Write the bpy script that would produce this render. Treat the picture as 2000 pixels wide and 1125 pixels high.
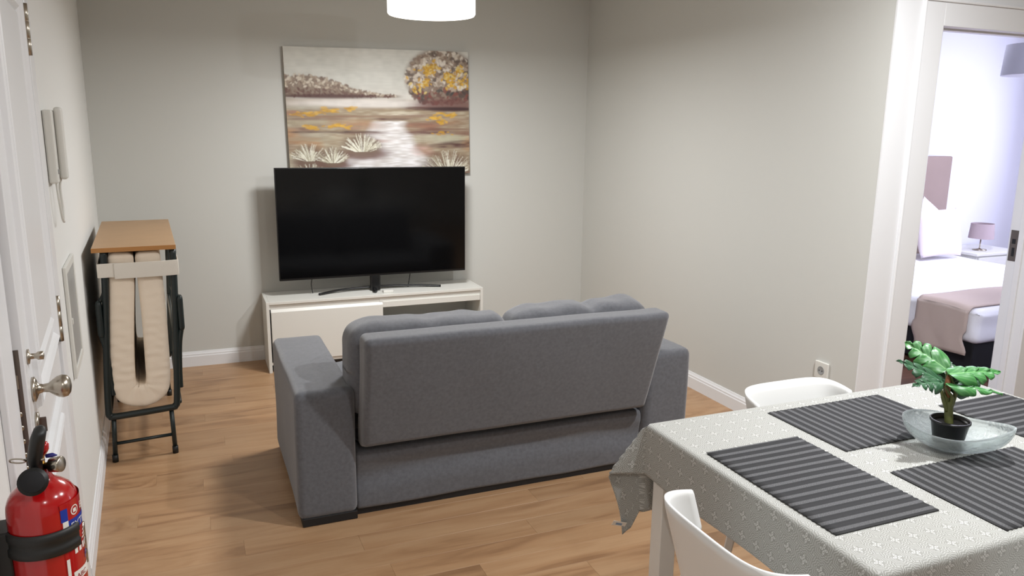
import bpy, bmesh, math, random
import numpy as np
from mathutils import Vector, Matrix, noise

for o in list(bpy.data.objects):
    bpy.data.objects.remove(o)
S = bpy.context.scene
COL = S.collection
PI = math.pi

# ------------------------------------------------------------------ camera, world, lights
yaw, pitch, roll, FPX = -0.392, 0.205, 0.012, 1500.1
cy, sy, cp, sp = math.cos(yaw), math.sin(yaw), math.cos(pitch), math.sin(pitch)
fw = Vector((-sy*cp, cy*cp, -sp)); r0 = Vector((cy, sy, 0)); u0 = r0.cross(fw)
rt = r0*math.cos(roll)+u0*math.sin(roll); up = u0*math.cos(roll)-r0*math.sin(roll)
cam = bpy.data.cameras.new('camera'); co = bpy.data.objects.new('camera', cam); COL.objects.link(co)
M = Matrix((rt, up, -fw)).transposed().to_4x4(); M.translation = Vector((0, 0, 1.574))
co.matrix_world = M
cam.sensor_width = 36; cam.lens = FPX/2000*36; cam.clip_start = 0.02
S.camera = co

w = bpy.data.worlds.new('world'); S.world = w; w.use_nodes = True
w.node_tree.nodes['Background'].inputs[0].default_value = (0.62, 0.68, 0.8, 1)
w.node_tree.nodes['Background'].inputs[1].default_value = 0.3

def area(name, loc, power, size, col=(1, 1, 1), rot=(0, 0, 0), shape='DISK', size_y=None, spread=180):
    l = bpy.data.lights.new(name, 'AREA'); l.energy = power; l.shape = shape; l.size = size
    if size_y: l.size_y = size_y
    l.color = col; l.spread = math.radians(spread)
    o = bpy.data.objects.new(name, l); o.location = loc; o.rotation_euler = rot; COL.objects.link(o)
    return o
WARM = (0.97, 0.985, 1.0)
area('pendant_light', (1.20, 4.04, 2.135), 39, 0.36, (.98, .985, .985))
area('downlight_over_table', (1.50, 0.75, 2.56), 21, 0.09, WARM)
area('downlight_right', (2.15, 1.55, 2.56), 54, 0.09, WARM)
area('downlight_left', (0.45, -0.6, 2.56), 14, 0.09, WARM)
area('bedroom_fill_light', (5.15, 3.6, 2.5), 74, 0.35, (.80, .82, 1.0))  # added fill to brighten the bedroom; the pendant shade there is unlit
area('bedroom_window_light', (7.65, 3.9, 1.5), 48, 1.3, (.74, .77, 1.0), (0, math.radians(90), 0), 'RECTANGLE', 1.2)

vs = S.view_settings
vs.view_transform = 'Standard'; vs.look = 'None'; vs.gamma = 1; vs.use_curve_mapping = False
vs.exposure = 0.08

# ------------------------------------------------------------------ helpers
def srgb(r, g, b):
    def f(c):
        c /= 255.0
        return c/12.92 if c <= .04045 else ((c+.055)/1.055)**2.4
    return (f(r), f(g), f(b), 1)

def mat(name, col, rough=.6, metal=0, spec=.5, bump=0, bscale=200, vary=0, vscale=8, sheen=0, coat=0, bdet=2):
    m = bpy.data.materials.new(name); m.use_nodes = True
    nt = m.node_tree; b = nt.nodes['Principled BSDF']
    b.inputs['Base Color'].default_value = col; b.inputs['Roughness'].default_value = rough
    b.inputs['Metallic'].default_value = metal; b.inputs['Specular IOR Level'].default_value = spec
    b.inputs['Sheen Weight'].default_value = sheen; b.inputs['Coat Weight'].default_value = coat
    tc = nt.nodes.new('ShaderNodeTexCoord')
    if vary:
        n = nt.nodes.new('ShaderNodeTexNoise'); n.inputs['Scale'].default_value = vscale
        n.inputs['Detail'].default_value = 4
        nt.links.new(tc.outputs['Object'], n.inputs['Vector'])
        mx = nt.nodes.new('ShaderNodeMix'); mx.data_type = 'RGBA'
        mx.inputs[6].default_value = tuple(c*(1-vary) for c in col[:3])+(1,)
        mx.inputs[7].default_value = tuple(min(1, c*(1+vary)) for c in col[:3])+(1,)
        nt.links.new(n.outputs['Fac'], mx.inputs[0]); nt.links.new(mx.outputs[2], b.inputs['Base Color'])
    if bump:
        n2 = nt.nodes.new('ShaderNodeTexNoise'); n2.inputs['Scale'].default_value = bscale
        n2.inputs['Detail'].default_value = bdet
        nt.links.new(tc.outputs['Object'], n2.inputs['Vector'])
        bp = nt.nodes.new('ShaderNodeBump'); bp.inputs['Strength'].default_value = bump
        bp.inputs['Distance'].default_value = .002
        nt.links.new(n2.outputs['Fac'], bp.inputs['Height']); nt.links.new(bp.outputs[0], b.inputs['Normal'])
    return m

def emis(name, col, st):
    m = bpy.data.materials.new(name); m.use_nodes = True; nt = m.node_tree
    b = nt.nodes['Principled BSDF']; b.inputs['Base Color'].default_value = (.8, .8, .8, 1)
    b.inputs['Emission Color'].default_value = col; b.inputs['Emission Strength'].default_value = st
    return m

def link(o, parent=None):
    COL.objects.link(o)
    if parent: o.parent = parent
    return o

def mesh_obj(name, verts, faces, m, parent=None, smooth=True, uv=None):
    me = bpy.data.meshes.new(name); me.from_pydata([tuple(v) for v in verts], [], faces)
    if smooth: me.polygons.foreach_set('use_smooth', [True]*len(me.polygons))
    me.materials.append(m)
    if uv is not None:
        l = me.uv_layers.new(name='UVMap')
        for lp in me.loops: l.data[lp.index].uv = uv[lp.vertex_index]
    me.update()
    return link(bpy.data.objects.new(name, me), parent)

def bm_obj(name, bm, m, parent=None, smooth=False):
    bmesh.ops.recalc_face_normals(bm, faces=bm.faces)
    me = bpy.data.meshes.new(name); bm.to_mesh(me); bm.free()
    if smooth: me.polygons.foreach_set('use_smooth', [True]*len(me.polygons))
    me.materials.append(m)
    return link(bpy.data.objects.new(name, me), parent)

def tag(o, label=None, cat=None, group=None, kind=None):
    if label: o['label'] = label
    if cat: o['category'] = cat
    if group: o['group'] = group
    if kind: o['kind'] = kind
    return o

def empty(name, loc=(0, 0, 0), rz=0, label=None, cat=None, group=None):
    o = bpy.data.objects.new(name, None); o.location = loc; o.rotation_euler = (0, 0, rz)
    o.empty_display_size = .1; link(o); tag(o, label, cat, group)
    return o

def box_bm(bm, x0, x1, y0, y1, z0, z1, bev=0, seg=2):
    r = bmesh.ops.create_cube(bm, size=1)
    vs_ = r['verts']
    for v in vs_:
        v.co = Vector((x0+(v.co.x+.5)*(x1-x0), y0+(v.co.y+.5)*(y1-y0), z0+(v.co.z+.5)*(z1-z0)))
    if bev:
        es = set(e for v in vs_ for e in v.link_edges)
        bmesh.ops.bevel(bm, geom=list(es), offset=bev, segments=seg, profile=.5, affect='EDGES')

def box(name, x0, x1, y0, y1, z0, z1, m, parent=None, bev=0, seg=2):
    bm = bmesh.new(); box_bm(bm, x0, x1, y0, y1, z0, z1, bev, seg)
    return bm_obj(name, bm, m, parent)

def rbox_data(L, r, n, warp=None):
    """rounded box mesh with a dense grid. L=(x0,x1,y0,y1,z0,z1), r rounding, n=(nx,ny,nz)"""
    if not isinstance(r, (tuple, list)): r = (r, r, r)
    ax = []
    for i in range(3):
        a, b, rr = L[2*i], L[2*i+1], r[i]
        k = [0, .12, .3, .55, .8, 1]
        pts = [a+rr*t for t in k]+[a+rr+(b-a-2*rr)*j/n[i] for j in range(1, n[i])]+[b-rr+rr*t for t in (0, .2, .45, .7, .88, 1)]
        ax.append(pts)
    idx = {}; verts = []; faces = []
    nx, ny, nz = [len(a)-1 for a in ax]
    def V(i, j, k):
        key = (i, j, k)
        if key in idx: return idx[key]
        p = [ax[0][i], ax[1][j], ax[2][k]]
        c = [min(max(p[q], L[2*q]+r[q]), L[2*q+1]-r[q]) for q in range(3)]
        d = [(p[q]-c[q])/r[q] for q in range(3)]
        l = math.sqrt(sum(t*t for t in d))
        if l > 0: p = [c[q]+d[q]/l*r[q] for q in range(3)]
        idx[key] = len(verts); verts.append(Vector(p)); return idx[key]
    for i in range(nx):
        for j in range(ny):
            faces.append((V(i, j, 0), V(i, j+1, 0), V(i+1, j+1, 0), V(i+1, j, 0)))
            faces.append((V(i, j, nz), V(i+1, j, nz), V(i+1, j+1, nz), V(i, j+1, nz)))
    for i in range(nx):
        for k in range(nz):
            faces.append((V(i, 0, k), V(i+1, 0, k), V(i+1, 0, k+1), V(i, 0, k+1)))
            faces.append((V(i, ny, k), V(i, ny, k+1), V(i+1, ny, k+1), V(i+1, ny, k)))
    for j in range(ny):
        for k in range(nz):
            faces.append((V(0, j, k), V(0, j, k+1), V(0, j+1, k+1), V(0, j+1, k)))
            faces.append((V(nx, j, k), V(nx, j+1, k), V(nx, j+1, k+1), V(nx, j, k+1)))
    if warp: verts = [Vector(warp(v)) for v in verts]
    return verts, faces

def rbox(name, L, r, n, m, parent=None, warp=None):
    v, f = rbox_data(L, r, n, warp)
    return mesh_obj(name, v, f, m, parent)

def tube_data(pts, rad, n=10, closed=False, squash=None):
    pts = [Vector(p) for p in pts]; N = len(pts)
    if not isinstance(rad, (list, tuple)): rad = [rad]*N
    verts, faces = [], []
    prev = None
    for i, p in enumerate(pts):
        a = pts[(i-1) % N] if (closed or i > 0) else p
        b = pts[(i+1) % N] if (closed or i < N-1) else p
        t = (b-a).normalized()
        if prev is None:
            ref = Vector((0, 0, 1)) if abs(t.z) < .9 else Vector((1, 0, 0))
            nrm = t.cross(ref).normalized()
        else:
            nrm = (prev-t*prev.dot(t)).normalized()
        prev = nrm; bn = t.cross(nrm)
        for k in range(n):
            a_ = 2*PI*k/n
            c_, s_ = math.cos(a_), math.sin(a_)
            if squash: c_ *= squash[0]; s_ *= squash[1]
            verts.append(p+(nrm*c_+bn*s_)*rad[i])
    rings = N if closed else N-1
    for i in range(rings):
        for k in range(n):
            a0 = i*n+k; a1 = i*n+(k+1) % n; b0 = ((i+1) % N)*n+k; b1 = ((i+1) % N)*n+(k+1) % n
            faces.append((a0, a1, b1, b0))
    if not closed:
        faces.append(tuple(range(n-1, -1, -1))); faces.append(tuple((N-1)*n+k for k in range(n)))
    return verts, faces

def tube(name, pts, rad, m, parent=None, n=10, closed=False, squash=None):
    v, f = tube_data(pts, rad, n, closed, squash)
    return mesh_obj(name, v, f, m, parent)

def spline(pts, k=8):
    """catmull-rom through pts"""
    P = [Vector(p) for p in pts]; out = []
    for i in range(len(P)-1):
        p0 = P[max(i-1, 0)]; p1 = P[i]; p2 = P[i+1]; p3 = P[min(i+2, len(P)-1)]
        for j in range(k):
            t = j/k
            out.append(.5*((2*p1)+(p2-p0)*t+(2*p0-5*p1+4*p2-p3)*t*t+(-p0+3*p1-3*p2+p3)*t**3))
    out.append(P[-1]); return out

def lathe_data(prof, n=32, axis='Z', center=(0, 0, 0)):
    verts, faces = [], []
    for (r, z) in prof:
        for k in range(n):
            a = 2*PI*k/n
            c, s = r*math.cos(a), r*math.sin(a)
            if axis == 'Z': v = (c, s, z)
            elif axis == 'X': v = (z, c, s)
            else: v = (c, z, s)
            verts.append(Vector(v)+Vector(center))
    for i in range(len(prof)-1):
        for k in range(n):
            faces.append((i*n+k, i*n+(k+1) % n, (i+1)*n+(k+1) % n, (i+1)*n+k))
    if prof[0][0] > 1e-5: faces.append(tuple(range(n-1, -1, -1)))
    if prof[-1][0] > 1e-5: faces.append(tuple((len(prof)-1)*n+k for k in range(n)))
    return verts, faces

def lathe(name, prof, m, parent=None, n=32, axis='Z', center=(0, 0, 0)):
    v, f = lathe_data(prof, n, axis, center)
    o = mesh_obj(name, v, f, m, parent)
    bm = bmesh.new(); bm.from_mesh(o.data); bmesh.ops.remove_doubles(bm, verts=bm.verts, dist=1e-6)
    bmesh.ops.recalc_face_normals(bm, faces=bm.faces)
    bm.to_mesh(o.data); bm.free()
    o.data.polygons.foreach_set('use_smooth', [True]*len(o.data.polygons))
    return o

def sharp(o, deg=35):
    o.data.set_sharp_from_angle(angle=math.radians(deg)); return o

def nz(p, s, a, seed=0):
    return noise.noise(Vector(p)*s+Vector((seed*7.1, seed*3.3, seed*1.7)))*a

def copy_tree(o, parent=None):
    c = o.copy(); COL.objects.link(c)
    if parent: c.parent = parent
    for ch in [x for x in bpy.data.objects if x.parent == o and x != c]: copy_tree(ch, c)
    return c

# ------------------------------------------------------------------ materials
M_wall = mat('wall_paint_grey', srgb(198, 198, 193), .85, bump=.12, bscale=350)
M_white = mat('white_paint', srgb(226, 227, 229), .45, bump=.05, bscale=90)
M_ceil = mat('ceiling_paint', srgb(225, 223, 218), .9)
M_doorw = mat('door_lacquer', srgb(228, 229, 231), .35)
M_sofa = mat('sofa_fabric', srgb(91, 92, 97), .95, bump=.35, bscale=900, vary=.34, vscale=70, sheen=.35)
M_sofa_base = mat('sofa_plinth', srgb(18, 18, 20), .6)
M_stand = mat('white_lacquer_board', srgb(214, 213, 207), .4)
M_black = mat('black_plastic', srgb(14, 14, 15), .35)
M_screen = mat('screen_glass', srgb(5, 5, 6), .12, spec=.35)
M_dark = mat('dark_green_enamel_steel', srgb(24, 34, 34), .4)
M_matt = mat('cream_mattress_fabric', srgb(238, 222, 202), .9, bump=.3, bscale=300)
M_strap = mat('white_elastic_webbing', srgb(224, 217, 206), .9, bump=.4, bscale=500)
M_board = mat('beech_laminate', srgb(176, 142, 106), .45, vary=.08, vscale=12)
M_board_e = mat('beech_edge_band', srgb(178, 124, 68), .5)
M_nickel = mat('satin_nickel', srgb(176, 168, 155), .28, metal=1)
M_steel = mat('lock_plate_steel', srgb(120, 112, 105), .4, metal=1)
M_red = mat('red_enamel', srgb(170, 12, 16), .18, coat=.6)
M_rubber = mat('black_rubber', srgb(22, 23, 22), .5)
M_brass = mat('brass', srgb(176, 132, 60), .3, metal=1)
M_chair = mat('white_chair_plastic', srgb(222, 222, 220), .38)
M_chairleg = mat('white_chair_leg', srgb(228, 226, 222), .45)
M_tab = mat('white_table_lacquer', srgb(222, 220, 215), .4)
M_pot = mat('black_pot_plastic', srgb(20, 20, 21), .35)
M_soil = mat('dark_soil', srgb(24, 20, 17), .95, bump=1, bscale=80)
M_label = mat('white_print', srgb(225, 222, 215), .5)
M_blue = mat('blue_print', srgb(24, 52, 150), .4)
M_linen = mat('white_linen', srgb(240, 240, 243), .9, bump=.15, bscale=60)
M_taupe = mat('taupe_velvet', srgb(146, 128, 120), .9, vary=.06, vscale=5)
M_runner = mat('taupe_bed_runner', srgb(198, 180, 168), .9, bump=.2, bscale=200)
M_bedbase = mat('black_bed_base', srgb(16, 16, 20), .8)
M_bedwall = mat('bedroom_wall_paint', srgb(226, 226, 234), .9)
M_shade_grey = mat('grey_lamp_fabric', srgb(205, 205, 216), .9)
M_shade_mauve = mat('mauve_lamp_fabric', srgb(172, 156, 160), .9)
M_greyplate = mat('smoky_cabinet_door', srgb(150, 152, 152), .3)
M_bluewire = mat('blue_safety_tag', srgb(40, 40, 120), .5)

def wood_floor(name, c1, c2, c3, rough=.38):
    m = bpy.data.materials.new(name); m.use_nodes = True; nt = m.node_tree; N = nt.nodes; Lk = nt.links
    b = N['Principled BSDF']; tc = N.new('ShaderNodeTexCoord'); oi = N.new('ShaderNodeObjectInfo')
    off = N.new('ShaderNodeVectorMath'); off.operation = 'MULTIPLY_ADD'
    cmb = N.new('ShaderNodeCombineXYZ')
    for i in range(3): Lk.new(oi.outputs['Random'], cmb.inputs[i])
    off.inputs[1].default_value = (37, 53, 11)
    Lk.new(cmb.outputs[0], off.inputs[0]); Lk.new(tc.outputs['Object'], off.inputs[2])
    mp = N.new('ShaderNodeMapping'); mp.inputs['Scale'].default_value = (.9, 7, 7)
    Lk.new(off.outputs[0], mp.inputs['Vector'])
    n1 = N.new('ShaderNodeTexNoise'); n1.inputs['Scale'].default_value = 1.5; n1.inputs['Detail'].default_value = 4; n1.inputs['Distortion'].default_value = 1.2
    Lk.new(mp.outputs[0], n1.inputs['Vector'])
    mp2 = N.new('ShaderNodeMapping'); mp2.inputs['Scale'].default_value = (6, 160, 160)
    Lk.new(off.outputs[0], mp2.inputs['Vector'])
    n2 = N.new('ShaderNodeTexNoise'); n2.inputs['Scale'].default_value = 1; n2.inputs['Detail'].default_value = 3
    Lk.new(mp2.outputs[0], n2.inputs['Vector'])
    cr = N.new('ShaderNodeValToRGB'); e = cr.color_ramp.elements
    e[0].position = .30; e[0].color = c1; e[1].position = .62; e[1].color = c3
    k = cr.color_ramp.elements.new(.45); k.color = c2
    Lk.new(n1.outputs['Fac'], cr.inputs[0])
    mx = N.new('ShaderNodeMix'); mx.data_type = 'RGBA'; mx.blend_type = 'MULTIPLY'; mx.inputs[0].default_value = .16
    cr2 = N.new('ShaderNodeValToRGB'); cr2.color_ramp.elements[0].position = .35; cr2.color_ramp.elements[0].color = (.62, .56, .5, 1)
    cr2.color_ramp.elements[1].position = .6; cr2.color_ramp.elements[1].color = (1, 1, 1, 1)
    Lk.new(n2.outputs['Fac'], cr2.inputs[0]); Lk.new(cr.outputs[0], mx.inputs[6]); Lk.new(cr2.outputs[0], mx.inputs[7])
    hs = N.new('ShaderNodeHueSaturation')
    mr = N.new('ShaderNodeMapRange'); mr.inputs[3].default_value = .93; mr.inputs[4].default_value = 1.06
    Lk.new(oi.outputs['Random'], mr.inputs[0]); Lk.new(mr.outputs[0], hs.inputs['Value'])
    Lk.new(mx.outputs[2], hs.inputs['Color']); Lk.new(hs.outputs[0], b.inputs['Base Color'])
    b.inputs['Roughness'].default_value = rough
    bp = N.new('ShaderNodeBump'); bp.inputs['Strength'].default_value = .12; bp.inputs['Distance'].default_value = .001
    Lk.new(n2.outputs['Fac'], bp.inputs['Height']); Lk.new(bp.outputs[0], b.inputs['Normal'])
    return m
M_floor = wood_floor('oak_laminate', srgb(140, 106, 76), srgb(163, 127, 93), srgb(172, 138, 104))
M_floor_b = wood_floor('dark_laminate', srgb(70, 48, 38), srgb(96, 66, 52), srgb(110, 78, 62))

# ------------------------------------------------------------------ room shell
D, XR, YD, XL, LA = 5.332, 2.797, 2.551, -.562, .052
tl = math.tan(LA)
CH = 2.6
def st(o): o['kind'] = 'structure'; return o
def lwx(y): return XL+tl*(D-y)      # left wall surface x at depth y

floor = st(box('floor', -1.2, 4.6, -2.2, 5.5, -.08, -.006, M_floor))
st(box('ceiling', -1.2, 4.6, -2.2, 5.6, CH, CH+.08, M_ceil))
st(box('wall_back', -1.2, 2.797, D, D+.12, -.08, CH, M_wall))
st(box('wall_right', XR, XR+.12, YD+.001, D+.12, -.08, CH, M_wall))
# left wall, slightly skewed
def skew_prism(name, y0, y1, d0, d1, z0, z1, m, parent=None, bev=0):
    """slab along the left wall from depth y0 to y1, d0..d1 = distance into the room (+) from its face"""
    bm = bmesh.new(); box_bm(bm, d0, d1, y0, y1, z0, z1, bev)
    for v in bm.verts: v.co.x += lwx(v.co.y)
    return bm_obj(name, bm, m, parent)
NY0, HY0 = 1.775, 2.62
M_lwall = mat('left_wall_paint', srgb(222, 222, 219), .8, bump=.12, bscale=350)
st(skew_prism('wall_left', -2.2, NY0, -.12, 0, -.08, CH, M_lwall))
st(skew_prism('wall_left', HY0, D+.12, -.12, 0, -.08, CH, M_lwall))
st(skew_prism('wall_left', NY0, HY0, -.12, 0, 2.08, CH, M_lwall))
st(box('wall_front', -1.2, 4.6, -2.2, -2.08, -.08, CH, M_wall))
st(box('wall_right', 4.5, 4.6, -2.2, YD, -.08, CH, M_wall))
# wall with the bedroom door (faces the camera)
OX0, OX1, OZ = 3.073, 3.901, 2.034
dw = st(box('wall_door', XR+.12, OX0-.01, YD, YD+.13, -.08, CH, M_white))
st(box('wall_door', OX1+.01, 4.6, YD, YD+.13, -.08, CH, M_white))
st(box('wall_door', OX0-.01, OX1+.01, YD, YD+.13, OZ+.02, CH, M_white))

# floor planks (visible part)
rnd = random.Random(4)
ROW, PL = .1225, 1.2
pm = None
bm = bmesh.new(); box_bm(bm, .0002, PL-.0002, .0002, ROW-.0002, -.006, 0, .0003, 1)
for v in bm.verts: v.co.z += 0
pl0 = bmesh.ops
me = bpy.data.meshes.new('plank'); bm.to_mesh(me); bm.free(); me.materials.append(M_floor)
y = 2.655-ROW*9
ri = 0
while y < D-.01:
    off = [0.575, -.03, -.245, .086, .37, 1.258-PL, .9][ri % 7] if ri != 9 else .575
    off += rnd.uniform(-.1, .1) if ri % 3 == 0 else 0
    x = off-PL*2
    while x < 4.3:
        xe = 4.5 if y+ROW < YD else XR
        x0_, x1_ = max(x, lwx(y)-.02), min(x+PL, xe)
        if x1_-x0_ > .03:
            o = bpy.data.objects.new('plank', me); link(o, floor)
            o.location = (x0_, y, 0); o.scale = ((x1_-x0_)/PL, min(ROW, D-y)/ROW, 1)
        x += PL
    y += ROW; ri += 1

# baseboards with a stepped moulding
def bb_profile():
    return [(0, 0), (.014, 0), (.014, .068), (.011, .074), (.011, .082), (.007, .090), (.004, .1), (0, .1)]
def baseboard(name, p0, p1, nrm):
    p0, p1, nrm = Vector(p0), Vector(p1), Vector(nrm).normalized()
    pr = bb_profile(); vs_ = []; n = len(pr)
    for p in (p0, p1):
        for (a, b) in pr: vs_.append(p+nrm*a+Vector((0, 0, b)))
    fs = [(i, (i+1) % n, n+(i+1) % n, n+i) for i in range(n)]+[tuple(range(n))[::-1], tuple(range(n, 2*n))]
    return st(mesh_obj(name, vs_, fs, M_white, smooth=False))
baseboard('baseboard_back', (XL+.0, D, 0), (XR, D, 0), (0, -1, 0))
baseboard('baseboard_right', (XR, D, 0), (XR, YD+.03, 0), (-1, 0, 0))
baseboard('baseboard_left', (lwx(2.76), 2.76, 0), (XL, D, 0), (1, tl, 0))
baseboard('baseboard_front', (lwx(1.2), -2, 0), (lwx(1.74), 1.74, 0), (1, tl, 0))

# bedroom door frame ("door_1"): casing and lining
d1 = st(empty('door_1', (OX0, YD, 0)))
def dbox(name, x0, x1, y0, y1, z0, z1, m=M_doorw, bev=.002, p=d1):
    return box(name, x0-OX0, x1-OX0, y0-YD, y1-YD, z0, z1, m, p, bev)
CS = .118
dbox('casing', OX0-CS, OX0, YD-.014, YD, 0, OZ+.098)
dbox('casing', OX1, OX1+CS, YD-.014, YD, 0, OZ+.098)
dbox('casing', OX0, OX1, YD-.014, YD, OZ, OZ+.098)
dbox('casing_bead', OX0-CS-.012, OX0-CS, YD-.022, YD, 0, OZ+.11, bev=.004)
dbox('casing_bead', OX0-CS, OX1+CS, YD-.022, YD, OZ+.098, OZ+.11, bev=.004)
dbox('lining', OX0-.01, OX0+.018, YD, YD+.13, 0, OZ-.0)
jr = dbox('lining', OX1-.0, OX1+.01, YD, YD+.13, 0, OZ)
dbox('lining', OX0+.018, OX1, YD, YD+.13, OZ, OZ+.02)
dbox('stop', OX0+.018, OX1, YD+.045, YD+.085, OZ-.008, OZ, bev=.002)
dbox('stop', OX1-.012, OX1, YD+.045, YD+.075, 0, OZ-.022, bev=.002)
bm = bmesh.new()
box_bm(bm, -.0025, 0, .080, .122, .93, 1.09, .001)
sp_ = bm_obj('strike_plate', bm, M_steel, d1); sp_.location = (OX1-OX0-.0, 0, 0)
bm = bmesh.new(); box_bm(bm, -.0035, -.0024, .092, .106, .955, 1.0); box_bm(bm, -.0035, -.0024, .092, .110, 1.02, 1.045)
bh = bm_obj('strike_hole', bm, M_black, d1); bh.location = (OX1-OX0, 0, 0)
# white painted strip between grey wall end and casing
st(box('trim_1', XR-.001, OX0-CS-.012, YD-.008, YD, 0, CH, M_white))

# ------------------------------------------------------------------ bedroom beyond
BX1, BY0, BY1 = 7.75, YD+.13, D
st(box('floor', XR+.12, BX1, BY0, BY1+.1, -.08, 0, M_floor_b))
st(box('floor', OX0, OX1, YD, BY0, -.08, .001, M_floor_b))
st(box('ceiling', XR+.12, BX1, BY0, BY1+.1, CH, CH+.08, M_ceil))
st(box('wall_back', XR+.12, BX1+.1, BY1, BY1+.12, -.08, CH, M_bedwall))
st(box('wall_front', 4.6, BX1+.1, YD+.01, BY0, -.08, CH, M_bedwall))
# right wall of the bedroom with a window
WZ0, WZ1, WY0, WY1 = .85, 2.15, 3.2, 4.5
st(box('wall_right', BX1, BX1+.12, BY0, WY0, -.08, CH, M_bedwall))
st(box('wall_right', BX1, BX1+.12, WY1, BY1+.1, -.08, CH, M_bedwall))
st(box('wall_right', BX1, BX1+.12, WY0, WY1, -.08, WZ0, M_bedwall))
st(box('wall_right', BX1, BX1+.12, WY0, WY1, WZ1, CH, M_bedwall))
wn = st(empty('window_1', (BX1+.06, (WY0+WY1)/2, WZ0)))
bm = bmesh.new()
hw, hh = (WY1-WY0)/2, WZ1-WZ0
for a in ((-hw, -hw+.06), (hw-.06, hw), (-.03, .03)): box_bm(bm, -.03, .03, a[0], a[1], 0, hh, .003)
for b in ((0, .06), (hh-.06, hh)): box_bm(bm, -.028, .028, -hw, hw, b[0], b[1], .003)
bm_obj('window_frame', bm, M_white, wn)

bed = empty('bed', (5.6, 4.25, 0), 0, 'double bed with white linen on a black base seen through the doorway', 'bed')
bx0, bx1, by0, by1, bz = 4.62-5.6, 6.55-5.6, 3.30-4.25, 5.2-4.25, .46
box('bed_base', bx0+.03, bx1-.03, by0+.03, by1, .02, .27, M_bedbase, bed, .01)
def bed_w(v):
    p = Vector(v)
    if p.z < bz-.03:
        p += Vector((nz(p, 9, .012, 1), nz(p, 9, .012, 2), 0))
    else: p.z += nz(p, 3, .012, 3)
    return p
rbox('mattress_and_sheet', (bx0, bx1, by0, by1, .225, bz), (.05, .05, .05), (50, 50, 12), M_linen, bed, bed_w)
rbox('headboard', (4.55-5.6, 6.63-5.6, by1+.0, by1+.1, .0, 1.365), (.015, .015, .015), (6, 2, 8), M_taupe, bed)
# runner across the foot end: top strip and hanging sides
RY0, RY1 = 3.36-4.25, 3.75-4.25
def runner():
    prof = []
    for t in np.linspace(0, 1, 14): prof.append((bx0-.016-.012*(1-t), .145+t*(bz-.155)))
    for a in np.linspace(0, PI/2, 6)[1:]: prof.append((bx0+.034-.05*math.cos(a), bz-.04+.055*math.sin(a)))
    for t in np.linspace(0, 1, 30)[1:-1]: prof.append((bx0+.034+t*(bx1-bx0-.068), bz+.015))
    for a in np.linspace(PI/2, 0, 6)[:-1]: prof.append((bx1-.034+.05*math.cos(a), bz-.04+.055*math.sin(a)))
    for t in np.linspace(1, 0, 14): prof.append((bx1+.016+.012*(1-t), .145+t*(bz-.155)))
    vs_, fs = [], []; n = 16
    for i, (x, z) in enumerate(prof):
        for j in range(n+1):
            yy = RY0+(RY1-RY0)*j/n
            vs_.append(Vector((x+nz((x, yy*3, z), 4, .008, 4), yy+.02*(z < .3)*math.sin(z*30), z+nz((x, yy, z), 3, .01, 3))))
    for i in range(len(prof)-1):
        for j in range(n):
            a = i*(n+1)+j; fs.append((a, a+1, a+n+2, a+n+1))
    o = mesh_obj('bed_runner', vs_, fs, M_runner)
    s = o.modifiers.new('s', 'SOLIDIFY'); s.thickness = .008; s.offset = 1
    return o
rn = runner(); rn.location = (5.6, 4.25, 0)
tag(rn, 'taupe bed runner laid across the foot of the white bed', 'blanket')

def pillow(name, w, h, t, m):
    n = 18; vs_, fs = [], []
    for side in (1, -1):
        for i in range(n+1):
            for j in range(n+1):
                u, v = -1+2*i/n, -1+2*j/n
                pin = 1-.06*(1-abs(u))*abs(v)**2-.06*(1-abs(v))*abs(u)**2
                x, z = u*w/2*(1-.07*(1-v*v)*abs(u)**6), v*h/2*(1-.07*(1-u*u)*abs(v)**6)
                th = t/2*((1-u**4)*(1-v**4))**.5
                vs_.append(Vector((x, side*(th+nz((x, side, z), 8, .008, 5)*(th > .01)), z)))
        b = 0 if side == 1 else (n+1)**2
        for i in range(n):
            for j in range(n):
                a = b+i*(n+1)+j
                q = (a, a+1, a+n+2, a+n+1); fs.append(q if side == 1 else q[::-1])
    o = mesh_obj(name, vs_, fs, m)
    bm = bmesh.new(); bm.from_mesh(o.data); bmesh.ops.remove_doubles(bm, verts=bm.verts, dist=1e-4); bm.to_mesh(o.data); bm.free()
    o.data.polygons.foreach_set('use_smooth', [True]*len(o.data.polygons))
    return o
M_pil = mat('pale_pink_pillow', srgb(228, 218, 224), .9)
p1 = pillow('pillow', .50, .44, .16, M_pil); p1.location = (6.17, 4.89, .70); p1.rotation_euler = (math.radians(-14), 0, 0)
tag(p1, 'square pale pillow propped in front on the white bed', 'pillow')
p2 = pillow('pillow', .38, .38, .12, M_linen); p2.location = (6.24, 5.075, .748); p2.rotation_euler = (math.radians(-6), math.radians(33), 0)
tag(p2, 'white pillow with one corner peeking up against the taupe headboard', 'pillow')
p3 = pillow('pillow', .50, .44, .16, M_pil); p3.location = (5.3, 4.93, .70); p3.rotation_euler = (math.radians(-14), 0, 0)
tag(p3, 'pale pillow on the far-left side of the bed, hidden by the door frame', 'pillow')

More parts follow.
